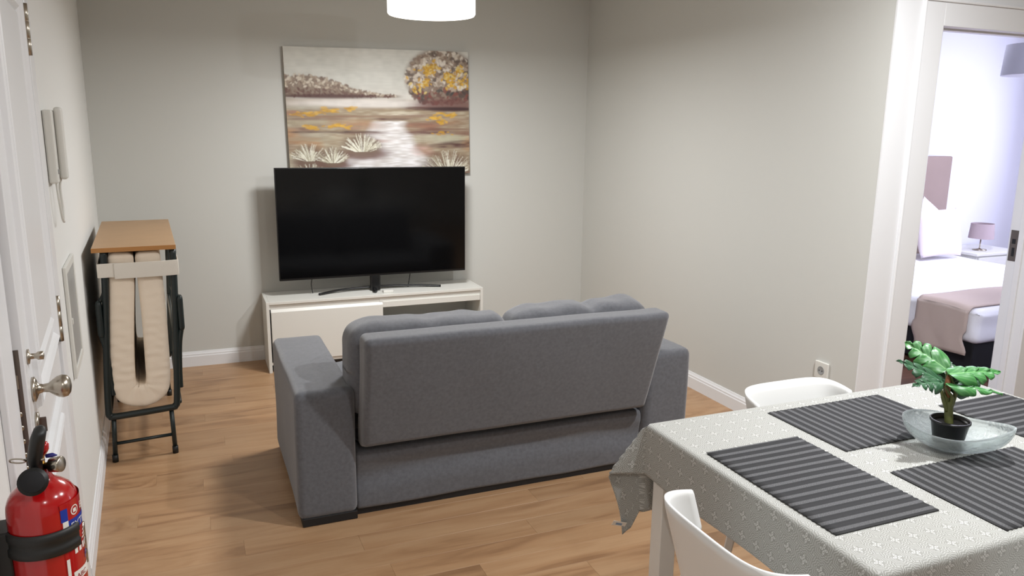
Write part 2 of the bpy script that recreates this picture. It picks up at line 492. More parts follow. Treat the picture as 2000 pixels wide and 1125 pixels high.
ns = empty('nightstand', (6.95, 5.05, 0), 0, 'white nightstand beside the bed under the small mauve lamp', 'nightstand')
box('top', -.32, .32, -.22, .26, .465, .49, M_stand, ns, .003)
box('body', -.30, .30, -.20, .26, .08, .465, M_stand, ns, .003)
box('drawer', -.28, .28, -.215, -.2, .28, .45, M_stand, ns, .003)
for sx in (-1, 1):
    for yy in (-.17, .22): box('leg', sx*.27-.015, sx*.27+.015, yy-.015, yy+.015, 0, .08, M_stand, ns)
tlamp = empty('table_lamp', (6.88, 5.0, .49), 0, 'small bedside lamp with a mauve drum shade on a thin stem', 'lamp')
lathe('base', [(.06, 0), (.06, .01), (.01, .016), (.006, .03), (.006, .13)], M_nickel, tlamp, 20)
def drum(name, r0, r1, z0, z1, m, parent, t=.003, n=40):
    return sharp(lathe(name, [(r0-t, z0), (r0, z0), (r1, z1), (r1-t, z1), (r0-t, z0)], m, parent, n))
drum('lamp_shade', .108, .098, .115, .255, M_shade_mauve, tlamp)
tube('shade_ring', [(-.10, 0, .15), (.10, 0, .15)], .003, M_nickel, tlamp, 6)
bp_ = empty('pendant_lamp', (5.17, 3.52, 1.955), 0, 'grey fabric drum pendant shade hanging in the bedroom', 'pendant lamp')
drum('lamp_shade', .21, .2, 0, .195, M_shade_grey, bp_)
tube('cord', [(0, 0, .19), (0, 0, 2.6-1.955)], .004, M_white, bp_, 6)
tube('shade_ring', [(-.2, 0, .19), (.2, 0, .19)], .003, M_white, bp_, 6)

# ------------------------------------------------------------------ entry door, left wall
HY, NY = 2.60, 1.78               # hinge depth, lock edge depth
ld = st(empty('door_2', (lwx(HY)+.006, HY, 0)))
ang = math.atan2((lwx(NY)+.030)-(lwx(HY)+.006), HY-NY)
# local frame: -Y runs from hinge to lock edge, X is out into the room
ld.rotation_euler = (0, 0, ang)
LW = HY-NY
leaf = box('leaf', -.04, 0, -LW, 0, .01, 2.05, M_doorw, ld, .002)
def moulding(y0, y1, z0, z1, wd=.022, h=.012):
    """mitred raised frame on the room face; returns one closed frame object"""
    prof = [(0, 0), (wd*.15, h*.75), (wd*.4, h), (wd*.7, h*.55), (wd, 0)]
    vs_, fs = [], []; n = len(prof)
    for (cy_, cz_, sy_, sz_) in ((y0, z0, 1, 1), (y1, z0, -1, 1), (y1, z1, -1, -1), (y0, z1, 1, -1)):
        for (a, b) in prof: vs_.append((b, cy_+sy_*a, cz_+sz_*a))
    for i in range(4):
        j = (i+1) % 4
        for k in range(n-1): fs.append((i*n+k, i*n+k+1, j*n+k+1, j*n+k))
    return mesh_obj('panel_moulding', vs_, fs, M_doorw, ld, smooth=False)
for (z0, z1) in ((.95, 1.95), (.14, .82)):
    moulding(-LW+.115, -.075, z0, z1, .03, .014)
    moulding(-LW+.20, -.15, z0+.07, z1-.07, .022, .010)
    bm = bmesh.new(); box_bm(bm, 0, .006, -LW+.225, -.175, z0+.095, z1-.095, .004, 1); bm_obj('raised_panel', bm, M_doorw, ld)
for hz in (1.83, .993, .25):
    h = lathe('hinge', [(.0, 0), (.0075, 0), (.0075, .045), (.006, .046), (.0075, .047), (.0075, .092), (.006, .093), (.0075, .094), (.0075, .14), (0, .14)], M_nickel, ld, 14, center=(.009, .010, hz-.07))
    box('hinge_leaf', -.001, .0015, .012, .034, hz-.07, hz+.07, M_nickel, h)
lp = box('lock_plate', -.0315, -.0085, -LW-.0015, -LW+.001, .835, 1.118, M_steel, ld, .0005)
box('latch', -.026, -.014, -LW-.004, -LW, 1.035, 1.065, M_nickel, lp, .001)
for k in range(5):
    lathe('bolt', [(.0, -.003), (.006, -.003), (.0065, 0), (.0065, .002)], M_nickel, lp, 12, 'Y', (-.02, -LW, .86+k*.030))
kn = lathe('door_knob', [(a*.86, b*.86) for a, b in [(0, 0), (.031, 0), (.032, .006), (.024, .010), (.013, .014), (.0105, .024), (.012, .036), (.020, .046), (.027, .056), (.0295, .066), (.027, .077), (.018, .084), (.006, .0865), (0, .087)]], M_nickel, ld, 32, 'X', (0, -LW+.075, 1.008))
lathe('deadbolt_turn', [(0, 0), (.016, 0), (.016, .004), (.006, .006), (.006, .016), (.009, .020), (.009, .030), (0, .032)], M_nickel, ld, 20, 'X', (0, -LW+.052, 1.088))
ky = lathe('key_rosette', [(0, 0), (.022, 0), (.022, .006), (.010, .008), (0, .008)], M_nickel, ld, 24, 'X', (0, -LW+.068, .935))
box('key', .006, .020, -LW+.066, -LW+.070, .912, .945, M_steel, ky, .001)
# frame around the entry door
fr = st(empty('trim_2', (0, 0, 0)))
skew_prism('casing', HY+.022, HY+.125, 0, .014, 0, 2.16, M_doorw, fr, .003)
skew_prism('casing', NY-.135, NY-.012, 0, .014, 0, 2.16, M_doorw, fr, .003)
skew_prism('casing', NY-.012, HY+.022, 0, .014, 2.06, 2.16, M_doorw, fr, .003)
skew_prism('lining', HY+.012, HY+.022, -.12, .0, 0, 2.06, M_doorw, fr)
skew_prism('lining', NY-.012, NY-.004, -.12, .0, 0, 2.06, M_doorw, fr)
skew_prism('door_backing', NY-.2, HY+.2, -.20, -.16, 0, 2.2, M_doorw, fr)

# intercom handset on the left wall
def on_left(y, z, off=0): return (lwx(y)+off, y, z)
ic = empty('intercom_phone', on_left(2.94, 1.38), LA, 'white wall intercom handset with coiled cord beside the entry door', 'intercom')
box('wall_base', .001, .028, -.055, .055, 0, .235, M_stand, ic, .006)
rbox('handset', (.028, .052, .0, .048, .01, .245), (.010, .010, .010), (3, 3, 8), M_stand, ic)
box('button', .028, .031, -.035, -.02, .03, .045, M_greyplate, ic, .001)
tube('cord', spline([(.02, -.03, .0), (.022, -.035, -.05), (.024, -.01, -.115), (.026, .02, -.13), (.024, .045, -.09), (.022, .04, -.02), (.03, .03, .02)]), .004, M_stand, ic, 8)
ep = empty('electrical_panel', on_left(3.16, .685), LA, 'flush grey electrical cabinet door in a white frame on the left wall', 'electrical panel')
bm = bmesh.new()
for a in ((-.17, -.14, 0, .40), (.14, .17, 0, .40), (-.14, .14, 0, .03), (-.14, .14, .37, .40)): box_bm(bm, .0005, .012, a[0], a[1], a[2], a[3], .003)
bm_obj('frame', bm, M_stand, ep)
box('cabinet_door', .0005, .008, -.14, .14, .03, .37, M_greyplate, ep, .001)
box('latch', .008, .014, -.135, -.115, .19, .21, M_stand, ep, .001)

# ------------------------------------------------------------------ fire extinguisher
EX, EY = -.280, 1.445
fe = empty('fire_extinguisher', (EX, EY, .52), 0, 'red fire extinguisher with black hose horn hung low at left by the door', 'fire extinguisher')
z0 = .52; R = .0555
prof = [(0, 0), (.040, .002), (.052, .012), (R, .03), (R, .402), (.0545, .413), (.051, .424), (.045, .434), (.035, .443), (.022, .452), (.0155, .466), (.0155, .472), (0, .472)]
lathe('cylinder', prof, M_red, fe, 48)
lathe('valve', [(0, .466), (.015, .466), (.015, .476), (.011, .479), (.011, .505), (0, .505)], M_brass, fe, 20)
# everything on the valve is laid out along d (towards the camera) and s (sideways)
vd = Vector((-EX, -EY, 0)).normalized(); vsd = Vector((-vd.y, vd.x, 0))*-1
vsd = Vector((-vd.y, vd.x, 0))
right = Vector((.925, -.38, 0))
def L3(a, b, c): return right*a+vd*b+Vector((0, 0, c))
tube('pressure_gauge', [L3(.012, .004, .478), L3(.022, .004, .480), L3(.0225, .004, .480), L3(.040, .004, .482), L3(.041, .004, .482)], [.006, .006, .0125, .0135, .011], M_nickel, fe, 20)
tube('handle_grip', [L3(-.004, .02, .47), L3(-.004, .022, .50), L3(.004, .030, .535), L3(.010, .036, .553), L3(.011, .037, .556)], [.013, .0165, .0165, .014, .008], M_rubber, fe, 14, squash=(1, .7))
tube('lower_lever', [L3(.004, .0, .495), L3(.012, .004, .51), L3(.016, .008, .52)], [.008, .009, .006], M_red, fe, 10)
tube('pull_ring', [L3(-.034+.014*math.cos(a), .024+.006*math.sin(a), .494+.006*math.sin(a)) for a in np.linspace(0, 2*PI, 24)[:-1]], .0014, M_nickel, fe, 6, closed=True)
tube('ring_pin', [L3(-.023, .024, .496), L3(.012, .024, .497)], .002, M_nickel, fe, 6)
tube('tamper_tag', [L3(.016, .022, .503), L3(.026, .022, .505), L3(.034, .022, .505)], [.0035, .004, .001], M_bluewire, fe, 8)
hn = tube('hose_horn', [L3(-.003, .006, .466), L3(-.007, .034, .466), L3(-.010, .058, .471), L3(-.012, .068, .4745)], [.012, .016, .0215, .023], M_rubber, fe, 28)
tube('horn_opening', [L3(-.0120, .0678, .4744), L3(-.0122, .0693, .4750)], [.0185, .017], M_bedbase, hn, 24)
# label: white/blue print blocks and lettering wrapped on the cylinder
cam_ang = math.atan2(vd.y, vd.x)
def wrap(name, a0, a1, zz0, zz1, m, parent, dr=.0006, n=12, slope=0):
    vs_, fs = [], []
    for i in range(n+1):
        t = i/n; a = a0+(a1-a0)*t
        for zc in (zz0, zz1):
            vs_.append(((R+dr)*math.cos(a), (R+dr)*math.sin(a), zc+slope*t))
    for i in range(n): fs.append((2*i, 2*i+2, 2*i+3, 2*i+1))
    return mesh_obj(name, vs_, fs, m, parent)
M_labelred = mat('red_label_print', srgb(150, 18, 22), .4)
A0 = cam_ang+.42
lab = wrap('label', A0, A0+2.0, .10, .418, M_red, fe, .0004, 30)
wrap('label_band', A0+.0, A0+.22, .385, .408, M_blue, lab, .0009)
wrap('label_band', A0+.04, A0+.22, .360, .385, M_label, lab, .0009)
wrap('label_band', A0+.22, A0+2.0, .362, .384, M_blue, lab, .0009, 20)
wrap('label_band', A0+.0, A0+.18, .235, .265, M_blue, lab, .0009)
wrap('label_band', A0+.03, A0+.13, .265, .315, M_label, lab, .0011)
wrap('label_band', A0+.22, A0+2.0, .268, .286, M_label, lab, .0009, 20)
for k in range(4):
    wrap('label_band', A0+.34+k*.19, A0+.46+k*.19, .318, .330, M_label, lab, .0009, 3)
    wrap('label_band', A0+.75+.05*k, A0+1.2, .335+.006*k, .338+.006*k, M_label, lab, .0009, 5)
def ring_mark(a, zc, r, m, parent):
    vs_, fs = [], []; n = 24
    for i in range(n):
        t = 2*PI*i/n
        for rr in (r, r*.78):
            aa = a+rr*math.cos(t)/R; vs_.append(((R+.001)*math.cos(aa), (R+.001)*math.sin(aa), zc+rr*math.sin(t)))
    for i in range(n): j = (i+1) % n; fs.append((2*i, 2*j, 2*j+1, 2*i+1))
    return mesh_obj('round_mark', vs_, fs, m, parent)
ring_mark(A0+.50, .398, .009, M_label, lab)
wrap('round_mark', A0+.43, A0+.57, .394, .401, M_label, lab, .001, 3)
ring_mark(A0+.48, .25, .012, M_label, lab)
wrap('round_mark', A0+.38, A0+.58, .246, .254, M_label, lab, .001, 3)
def text_on_cyl(txt, a, zc, size, m, parent):
    cu = bpy.data.curves.new('lettering', 'FONT'); cu.body = txt; cu.size = size; cu.resolution_u = 2
    t = bpy.data.objects.new('lettering', cu); COL.objects.link(t)
    bpy.context.view_layer.update()
    me = bpy.data.meshes.new_from_object(t.evaluated_get(bpy.context.evaluated_depsgraph_get()))
    bpy.data.objects.remove(t)
    for v in me.vertices:
        aa = a+v.co.x/R; v.co = ((R+.0016)*math.cos(aa), (R+.0016)*math.sin(aa), zc+v.co.y)
    me.materials.clear(); me.materials.append(m); me.name = 'lettering'
    o = bpy.data.objects.new('lettering', me); link(o, parent); return o
text_on_cyl('EXTINTOR', A0+.28, .366, .017, M_label, lab)
text_on_cyl('EX', A0+.76, .392, .018, M_label, lab)
text_on_cyl('PO', A0+.8, .295, .022, M_blue, lab)
text_on_cyl('ABC', A0+.3, .271, .013, M_labelred, lab)
# rubber strap and wall bracket
def strap_ring(name, zc, h, m, parent):
    vs_, fs = [], []; n = 60
    prof = [(R+.0015, -h/2), (R+.006, -h/2+.002), (R+.006, -h*.17), (R+.004, -h*.12), (R+.004, h*.12), (R+.006, h*.17), (R+.006, h/2-.002), (R+.0015, h/2)]
    aw = math.atan2(-.1, -1)+2*PI
    a0, a1 = cam_ang+.95, cam_ang-2.3
    for i in range(n+1):
        a = a0+(a1-a0)*i/n
        for (r_, z_) in prof: vs_.append((r_*math.cos(a), r_*math.sin(a), zc+z_))
    k = len(prof)
    for i in range(n):
        for j in range(k-1): fs.append((i*k+j, (i+1)*k+j, (i+1)*k+j+1, i*k+j+1))
    fs.append(tuple(range(k))); fs.append(tuple(n*k+j for j in range(k))[::-1])
    return mesh_obj(name, vs_, fs, m, parent)
strap_ring('rubber_strap', .352, .045, M_rubber, fe)
wx = lwx(EY)-EX
box('wall_bracket', wx+.0005, -R+.008, -.03, .03, .10, .375, M_rubber, fe, .004)

# ------------------------------------------------------------------ painting
pw, ph, pdp = 1.255, .84, .026
pt = empty('painting', (.582, D-.003, 2.073), 0, 'frameless canvas landscape of a river, autumn trees and grass tufts above the television', 'painting')
pt.rotation_euler = (0, -.0165, 0)
NXp, NYp = 440, 296
U, V = np.meshgrid(np.linspace(0, 1, NXp), np.linspace(0, 1, NYp))
rs = np.random.RandomState(7)
img = np.zeros((NYp, NXp, 3))
def c3(r, g, b): return np.array(srgb(r, g, b)[:3])
def snoise(sx, sy_, seed):
    r_ = np.random.RandomState(seed); g = r_.rand(sy_+3, sx+3)
    x = U*sx; y_ = V*sy_; xi = x.astype(int); yi = y_.astype(int); fx = x-xi; fy = y_-yi
    fx = fx*fx*(3-2*fx); fy = fy*fy*(3-2*fy)
    return (g[yi, xi]*(1-fx)*(1-fy)+g[yi, xi+1]*fx*(1-fy)+g[yi+1, xi]*(1-fx)*fy+g[yi+1, xi+1]*fx*fy)
def blend(mask, col):
    global img
    m_ = np.clip(mask, 0, 1)[..., None]; img = img*(1-m_)+np.asarray(col)*m_
def sm(a, b, x): t = np.clip((x-a)/(b-a), 0, 1); return t*t*(3-2*t)
def ell(cx, cy_, rx, ry, soft=.3, ang=0):
    ca, sa = math.cos(ang), math.sin(ang)
    dx, dy = (U-cx), (V-cy_)*.67
    a = (dx*ca+dy*sa)/rx; b = (-dx*sa+dy*ca)/(ry*.67)
    return 1-sm(1-soft, 1+soft, np.sqrt(a*a+b*b))
wob = snoise(14, 10, 3)-.5; wob2 = snoise(40, 30, 4)-.5; strk = snoise(26, 140, 9)-.5
blend(np.ones_like(U), c3(210, 209, 202)); blend(snoise(6, 5, 1)*.45, c3(186, 187, 178)); blend(sm(.25, .38, V)*.5, c3(206, 200, 192))
# far shore and water band
blend(sm(.375, .40, V+wob*.01), c3(172, 160, 146))
blend(ell(.42, .425, .40, .035, .5), c3(214, 208, 202))
# field base
blend(sm(.44, .48, V+wob*.02), c3(150, 132, 108)); blend(sm(.44, .5, V)*np.clip(strk*1.6+.35, 0, 1)*.8, c3(176, 166, 144))
blend(sm(.5, .6, V)*np.clip(snoise(9, 24, 12)*1.6-.7, 0, 1), c3(120, 84, 70))
blend(sm(.5, .6, V)*np.clip(snoise(7, 18, 13)*1.6-.8, 0, 1), c3(182, 176, 156))
blend(sm(.5, .6, V)*np.clip(snoise(8, 14, 14)*1.8-1.1, 0, 1), c3(176, 128, 84))
# river
cxr = .545-.02*sm(.55, .65, V)+.0*V
half = np.where(V < .66, .085+.02*sm(.6, .66, V), .12+.16*sm(.66, 1.0, V))
riv = sm(.555, .575, V)*(1-sm(half-.03, half+.03, np.abs(U-cxr+wob*.03)))
blend(riv, c3(212, 208, 206)); blend(riv*np.clip(strk*2, 0, 1), c3(232, 230, 232)); blend(riv*np.clip(-strk*1.2, 0, .6), c3(186, 176, 170))
# dark shore lines
for (a, b, rx, ry, col, op) in [(.56, .545, .10, .012, (92, 56, 50), .9), (.62, .52, .16, .02, (128, 96, 82), .7), (.58, .50, .13, .015, (206, 198, 178), .9), (.15, .545, .16, .010, (104, 62, 50), .7), (.40, .655, .12, .014, (96, 58, 50), .9), (.72, .60, .10, .02, (150, 106, 84), .7), (.03, .5, .05, .02, (150, 84, 66), .6), (.45, .72, .09, .014, (164, 120, 104), .6), (.72, .80, .06, .05, (186, 150, 140), .6),
        (.30, .645, .17, .010, (84, 62, 52), .8), (.08, .645, .09, .008, (96, 74, 62), .8), (.78, .655, .13, .016, (90, 50, 46), .9), (.85, .63, .15, .008, (110, 70, 58), .8),
        (.90, .765, .14, .022, (84, 52, 46), .9), (.95, .74, .10, .02, (76, 50, 44), .8), (.88, .70, .12, .025, (168, 164, 140), .8), (.12, .70, .12, .02, (150, 140, 118), .7),
        (.18, .57, .2, .02, (160, 150, 126), .6), (.25, .525, .22, .010, (126, 88, 66), .8), (.1, .455, .12, .02, (176, 172, 158), .8), (.40, .60, .12, .03, (152, 112, 88), .6), (.7, .46, .09, .014, (84, 50, 44), .9)]:
    blend(ell(a, b, rx, ry, .5)*op*(.75+strk), c3(*col))
def dabs(n, fcx, fcy, rmin, rmax, cols, asp=.5, op=.85, seed=1, ang=1.5):
    r_ = np.random.RandomState(seed)
    for i in range(n):
        x, y_ = fcx(r_), fcy(r_)
        rr = r_.uniform(rmin, rmax); c = cols[r_.randint(len(cols))]; an = r_.uniform(-ang, ang)
        i0, i1 = max(0, int((x-2.2*rr)*NXp)), min(NXp, int((x+2.2*rr)*NXp)+1)
        j0, j1 = max(0, int((y_-3*rr)*NYp)), min(NYp, int((y_+3*rr)*NYp)+1)
        if i1 <= i0 or j1 <= j0: continue
        dx = U[j0:j1, i0:i1]-x; dy = (V[j0:j1, i0:i1]-y_)*.67
        ca, sa = math.cos(an), math.sin(an)
        d = np.sqrt(((dx*ca+dy*sa)/rr)**2+((-dx*sa+dy*ca)/(rr*asp))**2)
        m_ = (1-sm(.7, 1.2, d))[..., None]*op
        img[j0:j1, i0:i1] = img[j0:j1, i0:i1]*(1-m_)+c3(*c)*m_
Ye = [(196, 152, 44), (208, 164, 60), (178, 134, 40)]
for (a, b, rx, ry, n) in [(.10, .505, .07, .018, 26), (.24, .475, .06, .018, 20), (.12, .61, .035, .018, 16), (.28, .60, .08, .016, 24), (.80, .535, .04, .03, 22), (.89, .515, .05, .02, 14), (.84, .57, .04, .02, 14), (.84, .67, .05, .015, 8), (.33, .46, .04, .02, 10)]:
    dabs(n, lambda r_, a=a, rx=rx: r_.normal(a, rx*.5), lambda r_, b=b, ry=ry: r_.normal(b, ry*.5), .008, .02, Ye, .35, .7, int(a*1000+b*77), .25)
# left bush mound
top = .205+.15*sm(.08, .55, U)+.03*sm(.0, .05, .05-U)+wob*.02+.02*np.sin(U*30)*.3
bush = sm(0, .02, V-top)*(1-sm(.372, .382, V))*(1-sm(.55, .64, U)); blend(bush, c3(134, 118, 104))
r_u = lambda r_: r_.uniform(0, .56)
def bush_y(r_): return r_.uniform(.21, .36)
rsb = np.random.RandomState(5)
for k in range(420):
    x = rsb.uniform(0, .58); t_ = .205+.15*sm(.08, .55, x); y_ = rsb.uniform(t_, .37); f = (y_-t_)/(.37-t_+1e-6)
    cols = [(206, 196, 180), (178, 164, 146), (150, 132, 116), (116, 96, 84)] if f < .6 else [(104, 78, 68), (126, 104, 90), (90, 58, 52)]
    dabs(1, lambda r_, x=x: x, lambda r_, y_=y_: y_, .006, .014*(1-.4*x), cols, .55, .85, k)
blend(ell(.22, .37, .26, .017, .5)*.9, c3(78, 46, 42))
# right tree
tr = ell(.845, .215, .205, .23, .12); blend(tr*(1-sm(.40, .47, V)), c3(126, 106, 92))
rsb = np.random.RandomState(11)
for k in range(900):
    a = rsb.uniform(0, 2*PI); q = math.sqrt(rsb.rand()); x = .845+.205*q*math.cos(a); y_ = .225+.225*q*math.sin(a)
    if y_ > .42 or x > 1: continue
    lo = y_ > .31
    cols = [(84, 70, 64), (104, 78, 70), (120, 66, 58), (140, 124, 110), (66, 62, 60)] if lo else [(206, 196, 182), (176, 160, 144), (132, 112, 98), (98, 84, 76), (220, 212, 200), (150, 134, 118)]
    dabs(1, lambda r_, x=x: x, lambda r_, y_=y_: y_, .008, .02, cols, .55, .85, 1000+k)
for (a, b, s_) in [(.77, .15, .035), (.745, .16, .03), (.80, .14, .025), (.70, .29, .035), (.755, .25, .025), (.89, .22, .03), (.90, .26, .03), (.95, .16, .025), (.97, .25, .03), (.87, .2, .02)]:
    dabs(24, lambda r_, a=a, s_=s_: r_.normal(a, s_*.6), lambda r_, b=b, s_=s_: r_.normal(b, s_*.8), .005, .013, Ye+[(214, 190, 120)], .6, .85, int(a*999+b*333))
blend(ell(.87, .43, .19, .05, .4)*.8, c3(104, 60, 56)); blend(ell(.89, .465, .17, .017, .5), c3(62, 36, 36))
# grass tufts
def tuft(cx, cy_, rw, rh, n, seed):
    blend(ell(cx+.01, cy_+.02, rw*1.25, .05, .5)*.9, c3(98, 62, 54)); blend(ell(cx, cy_-rh*.3, rw*.95, rh*.6, .4)*.85, c3(112, 92, 76))
    r_ = np.random.RandomState(seed)
    for i in range(n):
        a = r_.uniform(-1.25, 1.25); ln = rh*r_.uniform(.45, 1.05)*(1-.25*abs(a)); bend = .25*a
        col = [(222, 218, 200), (200, 196, 176), (164, 156, 134), (96, 72, 58), (232, 230, 216)][r_.randint(5)]
        for t in np.linspace(0, 1, 26):
            x = cx+rw*.55*a*.5+math.sin(a)*ln*t*.67*1.1+bend*ln*t*t*.4; y_ = cy_-math.cos(a)*ln*t+.02*0
            ii, jj = int(x*NXp), int(y_*NYp)
            wd = 1 if t > .6 else 2
            if 0 <= jj < NYp-2 and 0 <= ii < NXp-2:
                img[jj:jj+2, ii:ii+wd] = img[jj:jj+2, ii:ii+wd]*.2+c3(*col)*.8
tuft(.385, .80, .11, .145, 130, 3); tuft(.105, .865, .075, .135, 110, 1); tuft(.225, .885, .072, .125, 110, 2); tuft(.10, 1.0, .09, .12, 90, 4); tuft(.87, 1.0, .16, .20, 200, 5)
img = np.clip(img*(1+.10*wob2[..., None]+.08*strk[..., None]), 0, 1)
# soften like a brush: small blur
for _ in range(1):
    img = (img+np.roll(img, 1, 0)+np.roll(img, -1, 0)+np.roll(img, 1, 1)+np.roll(img, -1, 1))/5
hgt = (img.sum(2)/3)**.5
vx = (U*pw).ravel(); vz = (-V*ph).ravel(); vy = (-pdp-.0018*hgt).ravel()
nv = NXp*NYp
vv = np.stack([vx, vy, vz], 1)
ii, jj = np.meshgrid(np.arange(NXp-1), np.arange(NYp-1)); b_ = (jj*NXp+ii).ravel()
ff = np.stack([b_, b_+NXp, b_+NXp+1, b_+1], 1)
me = bpy.data.meshes.new('painted_canvas'); me.vertices.add(nv); me.vertices.foreach_set('co', vv.ravel())
me.loops.add(len(ff)*4); me.loops.foreach_set('vertex_index', ff.ravel().astype(np.int32))
me.polygons.add(len(ff)); me.polygons.foreach_set('loop_start', np.arange(0, len(ff)*4, 4, dtype=np.int32))
me.update(calc_edges=True); me.validate()
ca_ = me.color_attributes.new('Col', 'FLOAT_COLOR', 'POINT')
ca_.data.foreach_set('color', np.concatenate([img.reshape(-1, 3), np.ones((nv, 1))], 1).ravel())
mp = bpy.data.materials.new('oil_paint'); mp.use_nodes = True
at = mp.node_tree.nodes.new('ShaderNodeVertexColor'); at.layer_name = 'Col'
mp.node_tree.links.new(at.outputs[0], mp.node_tree.nodes['Principled BSDF'].inputs['Base Color'])
mp.node_tree.nodes['Principled BSDF'].inputs['Roughness'].default_value = .6
me.materials.append(mp); link(bpy.data.objects.new('painted_canvas', me), pt)
box('stretcher', 0, pw, -pdp+.001, 0, -ph, 0, mat('canvas_edge', srgb(150, 138, 122), .8), pt, .001)

# ------------------------------------------------------------------ TV stand
SX0, SX1, SY0, SY1, SH = .372, 1.842, 4.99, D-.016, .47
tv = empty('tv_stand', (SX0, SY0, 0), 0, 'low white tv bench with a drawer at left and open shelf at right', 'tv stand')
W_, Dp = SX1-SX0, SY1-SY0
box('side_panel', 0, .02, 0, Dp, 0, SH, M_stand, tv, .0015); box('side_panel', W_-.02, W_, 0, Dp, 0, SH, M_stand, tv, .0015)
box('top_panel', .02, W_-.02, 0.0, Dp, SH-.018, SH, M_stand, tv, .0015)
DV = 1.124-SX0
box('back_panel', .02, W_-.02, Dp-.01, Dp, .05, SH-.018, M_stand, tv)
box('bottom_panel', .02, W_-.02, .01, Dp-.01, .05, .068, M_stand, tv)
box('divider', DV-.02, DV, .01, Dp-.01, .068, SH-.018, M_stand, tv)
box('front_rail', .02, W_-.02, .012, .03, SH-.05, SH-.019, M_stand, tv)
box('shelf_rail', DV, W_-.022, .002, .02, SH-.088, SH-.05, M_stand, tv, .001)
box('shelf', DV, W_-.02, .02, Dp-.01, .22, .238, M_stand, tv)
dr = box('drawer', .028, DV, -.0, .018, .072, SH-.068, M_stand, tv, .002)
bm = bmesh.new(); box_bm(bm, .028, DV, -.0, .018, SH-.068, SH-.048, 0)
for v in bm.verts:
    if v.co.z > SH-.05 and v.co.y < .01: v.co.y = .014
bm_obj('finger_edge', bm, M_stand, dr)
box('gap_shade', .03, W_-.03, .04, .06, 0, .05, M_black, tv)  # black strip standing in for the shade in the gap under the bench

# ------------------------------------------------------------------ TV
TX0, TX1, TZ0, TZ1, TY = .475, 1.753, .577, 1.310, 5.12
t = empty('television', ((TX0+TX1)/2, TY, SH), 0, 'large black flat television switched off on the white bench', 'television')
tw = (TX1-TX0)/2
rbox('housing', (-tw, tw, 0, .028, TZ0-SH, TZ1-SH), (.004, .004, .004), (4, 1, 4), M_black, t)
box('screen', -tw+.006, tw-.006, -.0015, .003, TZ0-SH+.014, TZ1-SH-.006, M_screen, t, .0005)
box('rear_cover', -tw+.2, tw-.2, .026, .055, TZ0-SH+.05, TZ1-SH-.25, M_black, t, .01)
rbox('stand_neck', (-.040, .028, .004, .045, .004, TZ0-SH+.01), (.012, .012, .004), (2, 2, 4), M_black, t)
cx_ = (TX0+TX1)/2
ft = [(.722-cx_, 5.145-TY, .008), (.83-cx_, 5.19-TY, .014), (.95-cx_, 5.215-TY, .018), (1.1-cx_, 5.22-TY, .02), (1.25-cx_, 5.225-TY, .018), (1.42-cx_, 5.20-TY, .014), (1.568-cx_, 5.158-TY, .008)]
ft = [(a, b-.045, c) for a, b, c in ft]
tube('stand_foot', spline(ft), .008, M_black, t, 10, squash=(1.5, .9))
tube('stand_foot', spline([(-.01, .045, .015), (-.015, .0, .013), (-.022, -.045, .009), (-.015, -.055, .008)]), .012, M_black, t, 10, squash=(1.3, .7))
tube('cable', spline([(.69-cx_, .03, .12), (.68-cx_, .032, .07), (.69-cx_, .05, .004)]), .003, M_black, t, 6)
tube('cable', spline([(1.36-cx_, .03, .12), (1.35-cx_, .032, .06), (1.345-cx_, .05, .004)]), .003, M_black, t, 6)
wb = rbox('streaming_box', (-.035, .035, -.02, .02, 0, .016), (.004, .004, .004), (2, 2, 1), M_stand)
wb.location = (1.175, 5.055, SH); tag(wb, 'small white plastic box beside the television foot on the bench', 'media box')

# ------------------------------------------------------------------ sofa
so = empty('sofa', (1.215, 3.35, 0), 0, 'grey fabric two-seat sofa seen from behind, facing the television', 'sofa')
ox, oy = 1.215, 3.35
def sw(p, a=.006, s=5, seed=0): return Vector(p)+Vector((nz(p, s, a, seed), nz(p, s, a, seed+1), nz(p, s, a, seed+2)))
def arm(x0, x1, seed):
    L = (x0-ox, x1-ox, 2.905-oy, 3.77-oy, .026, .565)
    def wp(v):
        v = Vector(v)
        t = (v.z-.04)/.525
        if v.y > (3.6-oy): pass
        return sw(v, .004, 4, seed)
    a = rbox('armrest', L, (.030, .032, .036), (8, 20, 12), M_sofa, so, wp)
    box('plinth_foot', L[0]+.012, L[1]-.004, L[2]+.003, L[3]-.004, 0, .036, M_sofa_base, a, .003)
arm(.30, .535, 1); arm(1.885, 2.125, 7)
def basew(v):
    v = Vector(v); v = sw(v, .004, 4, 3)
    if v.y < 2.95-oy:   # slack fabric on the back: sagging folds
        x, z = v.x, v.z
        v.y += -.006*math.exp(-((z-.235)/.03)**2)+.013*math.exp(-((z-.150-.055*math.cos(x*2.1))/.045)**2)-.006*math.exp(-((z-.07-.05*math.cos(x*2.1))/.05)**2)+nz((x*.8, 0, z*2.2), 3.2, .010, 9)
    return v
rbox('seat_base', (.535-ox, 1.885-ox, 2.935-oy, 3.74-oy, .024, .277), (.012, .016, .018), (60, 12, 26), M_sofa, so, basew)
box('base_plinth', .53-ox, 1.89-ox, 2.942-oy, 3.72-oy, 0, .032, M_sofa_base, so)
